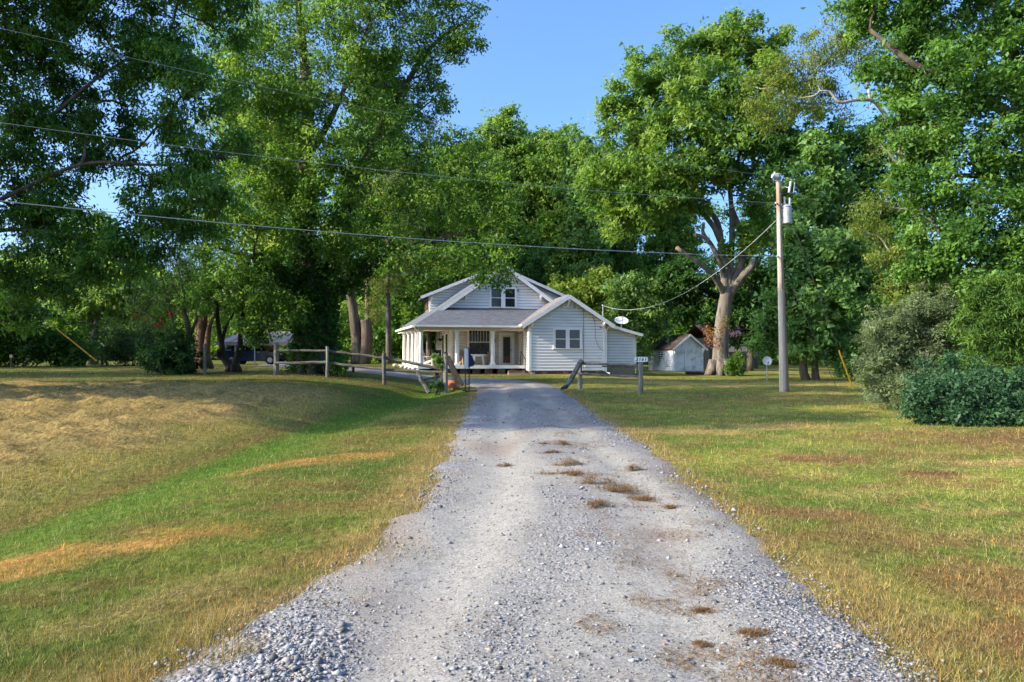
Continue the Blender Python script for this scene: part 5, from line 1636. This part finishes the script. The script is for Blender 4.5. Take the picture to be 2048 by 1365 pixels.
def shrub(name, label, d0, lobes, pal, leaf, per, dens, cr, basepx, lm=None, group=None, shell=.35, droop=.1, up=.3, stems=9, cat='shrub', shoots=.25, flat=.85, sway=0):
    """leafy shrub: many stems from the ground, leaves out to an uneven edge"""
    b_ = gp(basepx, d0)
    ls = []
    g = np.random.default_rng(len(label))
    for k in range(stems):
        q = lobes[k % len(lobes)]
        dq = q[4] if len(q) > 4 else d0
        t_ = P(q[0] + g.uniform(-.4, .4) * q[2], q[1] + g.uniform(-.6, .4) * q[3], dq)
        s_ = b_ + Vector((g.uniform(-.3, .3), g.uniform(-.2, .2), -.05))
        s_.x += (t_.x - s_.x) * .35
        s_.z = G1(s_.x, s_.y) - .05
        ls.append(([s_, (s_ + t_) / 2 + Vector((g.uniform(-.15, .15), g.uniform(-.15, .15), .1)), t_], .035, .012))
    r_, w_ = tree(name, label, cat, b_, ls, lobes, d0, pal, leaf, per, dens, cr, M['bark'], group, lm, .0, .95, up, droop, True, shell, 0, .03, 'foliage', flat, shoots)
    return r_


shrub('dark_shrub', 'dense dark green shrub at the foot of the crape myrtle', 31.2, [(345, 712, 48, 30), (318, 722, 32, 22), (375, 716, 30, 24), (345, 690, 34, 22), (335, 735, 40, 12), (300, 705, 20, 16)], [(.012, .034, .012), (.022, .054, .018), (.034, .072, .024)], (.10, .045), 46, 22, .20, 345, M['leaf_gloss'])
b = gp(405, 37.5)
tree('cedar_tree', 'old cedar with a thick fluted reddish trunk left of the carport', 'tree', b,
     [([b, P(402, 700, 37.5), P(404, 660, 37.5), P(408, 600, 37.5), P(410, 500, 37.5), P(412, 420, 37.5)], .40, .12), ([b + Vector((.32, 0, 0)), P(414, 700, 37.4), P(420, 650, 37.4), P(440, 610, 37.4)], .24, .08), ([b + Vector((-.3, .1, 0)), P(395, 700, 37.5), P(396, 640, 37.5), P(385, 600, 37.5)], .2, .08)],
     [(400, 590, 56, 34), (440, 570, 50, 36), (385, 540, 56, 44), (420, 490, 60, 50), (400, 430, 50, 44), (450, 620, 36, 20), (370, 610, 30, 22)], 37.5, [(.022, .042, .016), (.035, .060, .022), (.050, .078, .028)], (.13, .035), 60, 4.5, .5, M['bark_red'], lm=M['needle'], droop=.4, shoots=.6, shell=.25, flare=.5)
b = gp(467, 33.6)
tree('leaning_tree', 'crooked dark forked tree leaning in front of the carport and blue car', 'tree', b,
     [([b + Vector((.1, 0, -.1)), P(456, 728, 33.6), P(448, 715, 33.6), P(443, 690, 33.6), P(436, 650, 33.6), P(433, 610, 33.6), P(425, 560, 33.6)], .24, .06), ([b, P(474, 715, 33.6), P(480, 690, 33.6), P(482, 655, 33.6), P(487, 620, 33.6), P(485, 570, 33.6), P(500, 520, 33.6)], .20, .05),
      ([P(443, 690, 33.6), P(452, 655, 33.6), P(470, 622, 33.4), P(478, 600, 33.4)], .1, .03), ([P(452, 722, 33.6), P(437, 712, 33.5), P(438, 700, 33.4)], .12, .10), ([P(487, 610, 33.6), P(520, 600, 33), P(560, 625, 32.4), P(578, 650, 32)], .06, .02)],
     [(430, 560, 66, 40), (500, 560, 60, 40), (480, 600, 56, 30), (420, 600, 40, 26), (540, 600, 50, 34), (520, 650, 18, 24, 32.2), (545, 640, 26, 18, 32.2), (600, 600, 40, 30), (470, 530, 70, 40), (512, 672, 14, 12, 32)], 33.6, MID, (.12, .07), 40, 7.0, .36, M['darkwood'], shoots=.5, flare=.34)

# trees past the left edge of the view that shade the lawn
for lab, x_, y_, s_ in (('broad tree past the left edge of the lawn, nearest the road', -24, 17, 1.05), ('broad tree past the left edge of the lawn, middle of three', -35, 27, 1.25), ('broad tree past the left edge of the lawn, farthest back', -36, 37, 1.1)):
    b = Vector((x_, y_, G1(x_, y_) - .05)); pxb = 1024 + x_ / y_ * F; k_ = F / y_
    ctr = [(0, 9, 3.4), (-2.5, 8, 3), (2.6, 7.6, 3), (0.5, 12, 2.6), (-1.5, 6, 2.4), (2, 5.4, 2.2), (1.5, 10.5, 2.6), (-2, 10.5, 2.4)]
    tree('shade_tree', lab, 'tree', b, [([b, b + Vector((0, 0, 5)), b + Vector((.3, 0, 10))], .4, .1)], [(pxb + a_ * s_ * k_, 719 - (h_ * s_ + b.z - CAM_H) * k_, r_ * s_ * k_, r_ * s_ * k_ * .8, y_) for a_, h_, r_ in ctr], y_, MID, (.42, .26), 16, 1.6, .7, M['bark'], shoots=.2)

x_, y_ = -28.5, 12.5
b = Vector((x_, y_, G1(x_, y_) - .05)); pxb = 1024 + x_ / y_ * F; k_ = F / y_
tree('shade_tree', 'very tall tree with a high crown past the left edge, nearest to the road', 'tree', b, [([b, b + Vector((0, 0, 9)), b + Vector((.3, 0, 20))], .5, .1)],
     [(1024 + (x_ + a_) / (y_ + c_) * F, 719 - (h_ + b.z - CAM_H) * F / (y_ + c_), r_ * F / (y_ + c_), r_ * .8 * F / (y_ + c_), y_ + c_) for a_, c_, h_, r_ in ((0, 0, 16.5, 3.2), (-2.5, 1, 15, 2.8), (2.4, -1, 15.2, 2.8), (0, 3.4, 17, 3), (0, -3.2, 16.5, 3), (1, 1, 20, 2.8), (-1, -2, 19.5, 2.6), (1.5, 3, 19.5, 2.4), (0, -1, 22.6, 2.2), (-2, 4.6, 15, 2.4), (0, 5.6, 18, 2), (1, -5, 18.5, 2.2))], y_, MID, (.42, .26), 30, 1.7, .7, M['bark'], shoots=.2)

# evergreen thicket along the left rear edge
for i, (lab, d, lobes, pal, lf_, cr_) in enumerate([
        ('dark thicket of shrubs filling the far left edge behind the lawn', 41, [(20, 670, 60, 50), (80, 690, 60, 38), (130, 700, 46, 28), (40, 630, 60, 40), (-40, 660, 60, 60), (0, 710, 70, 18)], DARK, (.16, .08), .5),
        ('dark spreading evergreen shrub between the pale maple and the crape myrtle', 43.5, [(270, 690, 54, 36), (240, 710, 40, 20), (310, 700, 40, 26), (280, 665, 40, 24), (225, 690, 24, 30)], [(.014, .034, .014), (.024, .048, .020), (.036, .062, .026)], (.16, .035), .5),
        ('mid green bush left of the pale maple trunk', 44, [(140, 690, 36, 34), (165, 705, 24, 20), (110, 660, 36, 28)], MID, (.16, .09), .45)]):
    shrub('evergreen_shrub' if i == 1 else 'thicket_shrub', lab, d, lobes, pal, lf_, 46, 5.5, cr_, lobes[0][0], shoots=.1)

# shrubs with sunlight put into their leaf colours, trunks and trees between the ivy tree and the house
shrub('sunlit_shrub', 'bright sunlit shrub bank behind the ivy tree trunk', 62, [(680, 660, 46, 46), (720, 620, 50, 50), (690, 690, 44, 30), (640, 640, 40, 50), (650, 600, 40, 40)], [(.06, .115, .022), (.095, .155, .030), (.13, .18, .036)], (.2, .12), 40, 3.6, .6, 690, shoots=.05)
shrub('sunlit_shrub', 'sunlit shrub bank showing above the carport roof', 66, [(480, 660, 50, 40), (540, 640, 50, 40), (590, 640, 40, 40), (430, 680, 40, 34), (560, 600, 50, 40), (600, 700, 30, 24), (420, 640, 40, 40)], [(.06, .115, .022), (.095, .155, .030), (.13, .18, .036)], (.2, .12), 40, 3.4, .6, 520, shoots=.05)
shrub('dark_hedge', 'dark shrub row behind the porch columns left of the house', 60, [(790, 680, 50, 40), (760, 700, 40, 26), (830, 690, 40, 40), (800, 630, 40, 40), (860, 660, 40, 60)], MID[:3], (.2, .12), 40, 4.0, .6, 800, shoots=.05)
b = gp(716, 52)
tree('twin_trunk_tree', 'leaning trunk tree with a broken stump against it behind the fence', 'tree', b,
     [([b, P(714, 680, 52), P(706, 620, 52), P(698, 575, 52), P(690, 520, 52), P(700, 460, 52)], .52, .22), ([P(702, 590, 52), P(720, 570, 51.5), P(742, 560, 51)], .12, .05), ([b + Vector((.5, -.1, 0)), P(734, 690, 51.8), P(733, 655, 51.8), P(731, 640, 51.8)], .48, .40), ([P(700, 600, 52), P(676, 580, 52), P(660, 570, 52)], .1, .04)],
     [(690, 480, 60, 50), (740, 500, 50, 40), (660, 520, 40, 34), (720, 430, 60, 50)], 52, MID, (.18, .1), 40, 3.0, .6, M['bark'], shoots=.3)
b = gp(734, 58)
tree('slim_tree', 'slim straight grey trunk rising just right of the broken stump', 'tree', b, [([b, P(735, 640, 58), P(734, 560, 58), P(732, 460, 58), P(730, 350, 58)], .26, .12)], [(730, 420, 60, 60), (760, 480, 40, 40), (700, 380, 50, 50)], 58, MID, (.2, .12), 36, 3.0, .6, M['bark'], shoots=.3)
b = gp(777, 55)
tree('pine_tree', 'pine with a straight grey trunk and tufted needles left of the porch', 'tree', b,
     [([b, P(777, 660, 55), P(776, 580, 55), P(776, 480, 55), P(776, 380, 55)], .26, .14), ([P(776, 615, 55), P(760, 600, 54.6), P(750, 590, 54.4)], .06, .03), ([P(776, 600, 55), P(792, 585, 54.6)], .05, .02)],
     [(752, 618, 22, 18), (790, 575, 24, 20), (760, 560, 26, 18), (776, 440, 60, 60), (780, 380, 50, 50), (800, 520, 30, 24)], 55, [(.05, .075, .02), (.09, .115, .03), (.16, .145, .05)], (.26, .02), 60, 3.6, .5, M['bark_grey'], lm=M['needle'], shoots=.4)
b = gp(858, 58)
tree('slim_tree', 'slim grey trunk standing behind the left dormer and porch roof', 'tree', b, [([b, P(858, 640, 58), P(857, 560, 58), P(856, 460, 58), P(850, 360, 58)], .27, .14)], [(850, 560, 60, 34), (820, 590, 40, 30), (880, 500, 60, 50), (840, 440, 60, 50), (850, 620, 50, 30)], 58, MID, (.2, .12), 36, 3.2, .6, M['bark_grey'], shoots=.3)

# tall wood behind the house, each tree its own
rear = [('tall_tree', 'sunlit tall tree seen through the gaps of the ivy tree, right of its trunk', 770, 66, 110, 84), ('tall_tree', 'sunlit tall tree seen through the gaps of the ivy tree, left of its trunk', 540, 68, 150, 84), ('tall_tree', 'tall tree with the highest crown of those behind the main gable', 985, 78, 232, 70), ('tall_tree', 'tall tree rising behind the house gable peak', 1062, 80, 262, 58), ('tall_tree', 'tall tree with a pointed top behind the house wing', 1118, 76, 262, 56),
        ('tall_tree', 'tall tree with a thin double trunk standing right behind the wing roof', 1175, 74, 292, 52), ('tall_tree', 'tall tree just left of the big oak crown, behind the rooftop dish', 1240, 78, 300, 62), ('tall_tree', 'tall leafy tree behind the garden shed', 1330, 82, 330, 60),
        ('tall_tree', 'tall tree hidden partly by the ivy tree, left of the house gable', 905, 80, 300, 56)]
for i, (nm_, lab, px, d, top, w) in enumerate(rear):
    g = np.random.default_rng(40 + i)
    b = gp(px, d)
    lim = [([b, P(px + g.uniform(-4, 4), 640, d), P(px + g.uniform(-8, 8), 500, d), P(px + g.uniform(-8, 8), 380, d), P(px, top + 60, d)], .30, .05),
           ([P(px, 660, d), P(px + 12, 560, d), P(px + 20, 440, d), P(px + 26, 340, d)], .22, .05)]
    lob = []
    for k in range(26):
        t_ = k / 25; yy = top + 22 + t_ ** 1.15 * (590 - top)
        ww = w * (.42 + .75 * math.sin(math.pi * min(1, .20 + t_ * .66)))
        lob.append((px + g.uniform(-.6, .6) * ww, yy, ww * g.uniform(.45, .75), 30 * g.uniform(.8, 1.3), d + g.uniform(-2, 2)))
    pal = [PALE, YEL, OAKC, PALE, OAKC, PALE, OAKC, OAKC, MID][i]  # first two: sunlight put into paler, yellower leaf colours
    tree(nm_, lab, 'tree', b, lim, lob, d, pal, (.24, .15), 34, 2.5, .75, M['bark'], 'tall trees behind the house', shoots=.3, shell=.3)
for i, (px, d, lab, lobes) in enumerate([(1150, 66, 'sunlit young tree showing over the wing roof', [(1130, 590, 40, 34), (1170, 580, 40, 40), (1210, 600, 40, 36), (1190, 640, 36, 30)]), (1260, 64, 'sunlit low tree behind the rooftop dish', [(1240, 590, 40, 40), (1280, 600, 36, 40), (1265, 650, 40, 40), (1300, 640, 30, 36), (1230, 650, 30, 30), (1275, 690, 30, 26)]),
                                         (1080, 70, 'dark low tree between the gable and the wing', [(1070, 540, 40, 40), (1100, 560, 34, 30)])]):
    b = gp(px, d)
    tree('young_tree', lab, 'tree', b, [([b, P(px, 660, d), P(px + 4, 600, d)], .12, .05)], lobes, d, [YEL, PALE, DARK][i], (.2, .13), 36, 4, .6, M['bark'], shoots=.2)

# the big pruned oak by the shed
DO = 50
b = gp(1443, DO)
limbs = [([b + Vector((0, 0, -.2)), P(1441, 715, DO), P(1443, 670, DO), P(1448, 620, DO), P(1456, 575, DO)], .66, .46),
         ([P(1452, 590, DO), P(1447, 530, DO), P(1440, 470, DO), P(1432, 440, DO), P(1408, 405, DO - .3), P(1392, 375, DO - .5)], .34, .13),
         ([P(1440, 480, DO), P(1428, 455, DO - .4), P(1405, 425, DO - .6), P(1376, 385, DO - .8), P(1370, 370, DO - .8)], .24, .11),
         ([P(1456, 585, DO), P(1462, 520, DO), P(1464, 440, DO), P(1458, 360, DO), P(1450, 260, DO), P(1440, 150, DO)], .30, .08),
         ([P(1458, 580, DO), P(1482, 530, DO), P(1488, 490, DO), P(1476, 450, DO), P(1464, 415, DO), P(1462, 380, DO), P(1480, 300, DO), P(1490, 180, DO)], .33, .08),
         ([P(1450, 590, DO), P(1425, 550, DO - 1), P(1395, 525, DO - 1.6), P(1356, 498, DO - 2)], .25, .13),
         ([P(1450, 560, DO), P(1438, 520, DO - .8), P(1415, 480, DO - 1.2), P(1392, 470, DO - 1.4)], .22, .12),
         ([P(1415, 480, DO - 1.2), P(1406, 465, DO - 1.2), P(1407, 450, DO - 1.2)], .14, .12),
         ([P(1460, 590, DO), P(1484, 555, DO - .8), P(1502, 535, DO - 1), P(1508, 520, DO - 1)], .30, .22)]
lobes = [(1400, 105, 70, 44), (1480, 90, 70, 44), (1440, 75, 50, 30), (1530, 110, 40, 40), (1335, 150, 66, 52), (1280, 165, 24, 20), (1420, 180, 100, 66, 48.5), (1500, 190, 66, 66, 49), (1300, 225, 60, 52), (1240, 205, 46, 28), (1225, 235, 34, 26), (1350, 255, 90, 60, 48.4), (1450, 270, 90, 66, 48), (1530, 280, 50, 66),
         (1270, 300, 70, 52), (1340, 340, 90, 56, 48), (1440, 345, 60, 44, 49), (1510, 370, 60, 56, 50), (1240, 370, 60, 56, 50), (1310, 410, 70, 46, 49), (1250, 440, 50, 36), (1400, 420, 22, 14, 49), (1190, 340, 40, 44, 52), (1200, 410, 44, 44, 52), (1520, 450, 40, 44, 51), (1480, 480, 24, 18, 49)]
to, wo = tree('oak_tree', 'big oak with sawn off lower limbs and a thick pale trunk beside the shed', 'tree', b, limbs, lobes, DO, OAKC, (.20, .11), 52, 3.6, .62, M['bark_oak'], shoots=.45, flare=.98, rmax=.16, shell=.3)
for (px, py, d, r) in ((1369, 368, DO - .8, .13), (1391, 372, DO - .5, .15), (1355, 497, DO - 2, .15), (1391, 470, DO - 1.4, .14), (1407, 448, DO - 1.2, .12), (1463, 413, DO - .3, .16)):
    c = P(px, py, d) - b
    MB().lathe([(r, -.03), (r * 1.02, 0), (r, .03)], tuple(c), 10, 'y').build('sawn_end', M['cutwood'], to)
CO = np.array([tuple(P(px, py, DO - 1.0) - b) for px, py in ((1425, 665), (1420, 680), (1432, 690), (1440, 655), (1415, 660), (1450, 640))])
v, f, cc = leaf_quads(CO, np.full(len(CO), .4), 60, .14, .10, [(.05, .08, .02), (.10, .09, .03), (.22, .08, .04)], .6, 1, seed=93)
link('vine_leaves', np_mesh('vine_leaves', v, f, cc), to, M['leaf'])

# tulip tree behind the pole
b = gp(1613, 40)
lobes = [(1640, 305, 26, 30), (1630, 345, 40, 36), (1655, 385, 56, 44), (1620, 420, 60, 46), (1680, 440, 50, 50), (1640, 480, 80, 50, 39), (1590, 470, 34, 40), (1700, 510, 48, 56), (1600, 540, 60, 50, 39), (1660, 560, 80, 50, 38.5), (1715, 590, 44, 50), (1590, 610, 60, 44, 39), (1560, 650, 40, 34), (1650, 630, 80, 46, 38.5), (1700, 660, 50, 44), (1620, 680, 70, 30, 38.8), (1670, 700, 50, 22, 38.8), (1530, 660, 26, 26), (1730, 540, 30, 50)]
tree('tulip_tree', 'dense leafy tree with twin bare trunk feet right behind the utility pole', 'tree', b,
     [([b, P(1607, 740, 40), P(1607, 690, 40), P(1615, 600, 40), P(1630, 480, 40), P(1640, 320, 40)], .30, .05), ([b + Vector((.6, .1, 0)), P(1630, 735, 40), P(1632, 680, 40), P(1650, 600, 40), P(1670, 520, 40)], .26, .06)],
     lobes, 40, [(.028, .066, .020), (.046, .098, .028), (.074, .130, .038), (.11, .165, .05)], (.16, .115), 66, 4.6, .52, M['bark'], lm=M['leaf_gloss'], shoots=.4, shell=.35)

# wood on the right
b = gp(1760, 46)
tree('dark_tree', 'tall dark tree filling the gap behind the tulip tree and the locust', 'tree', b, [([b, P(1755, 640, 46), P(1745, 540, 46), P(1735, 420, 46), P(1720, 280, 46)], .42, .10), ([P(1750, 600, 46), P(1775, 500, 46), P(1790, 400, 46)], .24, .06)],
     [(1570, 270, 50, 50), (1610, 300, 50, 50), (1680, 280, 60, 50), (1560, 350, 40, 50), (1740, 320, 60, 60), (1720, 400, 50, 60), (1780, 420, 60, 70), (1760, 500, 60, 60), (1800, 560, 60, 60), (1770, 620, 50, 50), (1740, 680, 50, 40), (1690, 330, 44, 50), (1800, 680, 60, 40), (1700, 720, 46, 22)], 46, DARK, (.2, .12), 44, 3.6, .6, M['bark'], shoots=.3)
b = gp(1500, 64)
tree('dark_tree', 'shady tree behind the oak trunk, above the old barn', 'tree', b, [([b, P(1502, 640, 64), P(1500, 520, 64), P(1510, 400, 64)], .34, .10), ([P(1500, 560, 64), P(1540, 480, 64)], .2, .06)],
     [(1500, 560, 60, 50), (1540, 520, 50, 60), (1400, 560, 50, 50), (1380, 610, 40, 40), (1480, 620, 50, 34), (1530, 630, 40, 34), (1520, 440, 60, 50), (1350, 560, 40, 50), (1420, 640, 40, 24), (1510, 670, 40, 18)], 64, DARK, (.22, .14), 44, 3.0, .7, M['bark'], shoots=.3)
DL = 31
b = gp(1850, DL)
tree('locust_tree', 'yellow green locust with a bleached bare limb, drooping behind the right oak', 'tree', b,
     [([b, P(1850, 600, DL), P(1840, 450, DL), P(1810, 330, DL), P(1790, 240, DL)], .34, .16), ([P(1810, 330, DL), P(1760, 215, DL - .4), P(1720, 200, DL - .8), P(1680, 205, DL - 1), P(1660, 185, DL - 1), P(1640, 182, DL - 1)], .12, .035),
      ([P(1820, 360, DL), P(1790, 320, DL), P(1760, 290, DL)], .1, .04)],
     [(1545, 165, 46, 36), (1600, 130, 66, 44), (1660, 110, 66, 44), (1580, 200, 56, 36), (1640, 210, 60, 34, 32), (1530, 215, 30, 24), (1720, 120, 60, 50), (1700, 60, 60, 40), (1780, 300, 40, 40), (1765, 400, 44, 40), (1755, 460, 46, 40), (1790, 500, 50, 44), (1810, 560, 50, 30), (1760, 520, 40, 20), (1620, 170, 60, 40, 31.6), (1555, 245, 24, 22)], DL,
     [(.060, .086, .018), (.092, .118, .026), (.135, .150, .036)], (.105, .038), 58, 6.2, .40, M['bark_pale'], droop=.9, shoots=.4, shell=.3)
DQ = 20.5
b = gp(2140, DQ + 2)
tree('pin_oak_tree', 'large glossy leaved oak filling the upper right corner', 'tree', b,
     [([b, P(2120, 600, DQ + 2), P(2090, 400, DQ + 1.5), P(2040, 200, DQ + 1), P(2000, 0, DQ + 1)], .5, .2), ([P(2090, 420, DQ + 1.5), P(1990, 360, DQ), P(1900, 350, DQ - .5)], .16, .05), ([P(2050, 250, DQ + 1), P(1940, 180, DQ), P(1830, 130, DQ - .5), P(1740, 60, DQ)], .2, .05), ([P(2110, 560, DQ + 2), P(2020, 500, DQ), P(1940, 500, DQ - .5)], .14, .04)],
     [(1730, 40, 66, 44, 22), (1850, 30, 100, 60), (1970, 50, 100, 80), (1830, 120, 90, 60), (1775, 150, 50, 50, 21.5), (1940, 170, 100, 80, 19.8), (1870, 230, 90, 66, 20), (1800, 235, 44, 50), (2020, 280, 90, 90, 19.6), (1920, 330, 90, 66, 19.8), (1850, 340, 50, 50), (1860, 420, 66, 56, 20), (1970, 430, 90, 66, 19.6), (1900, 500, 66, 50, 20), (2040, 470, 66, 80, 19.6), (1990, 530, 66, 50, 19.6), (1870, 545, 50, 40), (2050, 570, 50, 40), (1760, -20, 90, 50), (1950, -40, 150, 60), (2110, 100, 90, 100), (2120, 320, 90, 100), (2130, 520, 80, 80)], DQ,
     [(.024, .058, .012), (.040, .090, .018), (.062, .122, .024), (.090, .145, .030)], (.105, .056), 96, 7.6, .38, M['bark'], lm=M['leaf_gloss'], shoots=.35, shell=.3)
b = gp(2000, 18.2)
tree('cedar_tree', 'dense young cedar with fine bright green foliage at the right edge', 'tree', b, [([b, P(2000, 700, 18.2), P(1998, 660, 18.2), P(1996, 615, 18.2)], .16, .02)],
     [(1965, 650, 44, 50), (1950, 720, 40, 46), (2010, 620, 60, 50), (2030, 690, 60, 60), (1990, 740, 66, 50), (1975, 590, 44, 40), (2060, 760, 50, 44), (2060, 620, 50, 60), (1945, 770, 34, 30)], 18.2, [(.026, .056, .012), (.044, .084, .016), (.070, .112, .022)], (.10, .018), 120, 18, .22, M['bark_red'], lm=M['needle'], shoots=.2, shell=.45, droop=.5)

shrub('olive_shrub', 'big silvery grey green wild olive bush at the right edge of the lawn', 20, [(1800, 650, 60, 50), (1770, 700, 50, 46), (1850, 640, 60, 50), (1880, 680, 50, 60), (1830, 720, 70, 50), (1780, 760, 44, 32, 19.6), (1770, 788, 44, 20, 19.4), (1825, 780, 60, 26, 19), (1850, 610, 46, 30), (1760, 660, 26, 30), (1740, 720, 20, 26), (1900, 640, 40, 40)], GREYG, (.075, .024), 95, 21, .20, 1830, shoots=.3, stems=16, shell=.45)
shrub('vine_shrub', 'yellow green vine topped shrub behind the silvery bush', 21.5, [(1870, 600, 56, 24), (1830, 615, 40, 20), (1910, 610, 40, 26), (1900, 580, 30, 20)], YEL, (.10, .07), 60, 16, .24, 1870, shoots=.2)
shrub('blue_green_shrub', 'low dark blue green bramble in front of the silvery bush', 15.4, [(1850, 800, 34, 30), (1900, 790, 50, 40), (1960, 800, 50, 40), (2030, 800, 60, 46), (1880, 830, 50, 18, 15.2), (1950, 838, 50, 18, 15), (2040, 846, 60, 18, 14.8), (1930, 750, 40, 30, 16), (1870, 760, 40, 34, 16.4), (1985, 770, 30, 24), (2090, 800, 50, 60)], BLUEG, (.066, .034), 90, 30, .18, 1920, M['leaf_gloss'], shoots=.25, stems=14, shell=.45)
shrub('fern_shrub', 'small green shrub at the foot of the big oak trunk', 48.6, [(1470, 735, 14, 14), (1478, 728, 10, 16), (1462, 742, 10, 8)], MID, (.14, .04), 40, 16, .3, 1470, shoots=.2, stems=5)
shrub('climbing_vine', 'leafy green vine climbing the broken fence post', 30.3, [(876, 716, 9, 9), (879, 728, 7, 10), (868, 711, 7, 5), (884, 722, 6, 8)], PALE, (.075, .05), 36, 70, .10, 879, shoots=.5, stems=3, cat='vine')
shrub('weed_patch', 'dark weeds at the foot of the broken fence posts', 30.1, [(877, 769, 11, 6), (866, 773, 9, 5), (886, 772, 8, 5)], BLUEG, (.10, .03), 40, 60, .12, 877, shoots=.2, stems=4, cat='weeds')
shrub('sprout_shrub', 'green sprouts beside the ivy tree trunk at the fence', 32, [(675, 734, 14, 16), (690, 741, 8, 10), (664, 726, 10, 14)], MID, (.10, .05), 40, 40, .16, 675, shoots=.3, stems=5)

# far wood closing the view, one mass; and the hill beyond it
gw = np.random.default_rng(3)
n = 5200
th = gw.uniform(-1.02, 1.02, n); R_ = gw.uniform(98, 140, n)
xw = np.sin(th) * R_; yw = np.cos(th) * R_
hmax = 9 + 7 * fbm(th * 9 + 3, R_ * .03, 3)
zw = ground(xw, yw, False) + hmax * gw.random(n) ** .75
Cw = np.stack([xw, yw, zw], 1)
v, f, cc = leaf_quads(Cw, np.full(n, 1.9), 26, .75, .55, OAKC, .3, .8, seed=300, tri=True)
tag(link('far_woods', np_mesh('far_woods', v, f, cc), None, M['leaf']), kind='stuff')
hx, hy = np.meshgrid(np.linspace(-260, 60, 60), np.linspace(330, 520, 40))
hz = 3 + 46 * np.exp(-((hx + 95) / 110) ** 2) * np.sin(np.clip((hy - 330) / 190, 0, 1) * math.pi) ** .7 + 5 * fbm(hx * .06, hy * .06, 4)
ii = np.arange(hx.size).reshape(hx.shape)
hf = np.stack([ii[:-1, :-1], ii[:-1, 1:], ii[1:, 1:], ii[1:, :-1]], -1).reshape(-1, 4)
tag(link('hill', np_mesh('hill', np.stack([hx.ravel(), hy.ravel(), hz.ravel()], 1), hf, None, True), None, mat('wooded_hill', (.085, .12, .065), (.045, .07, .045), .25, .95, .8, bdist=2)), kind='structure')
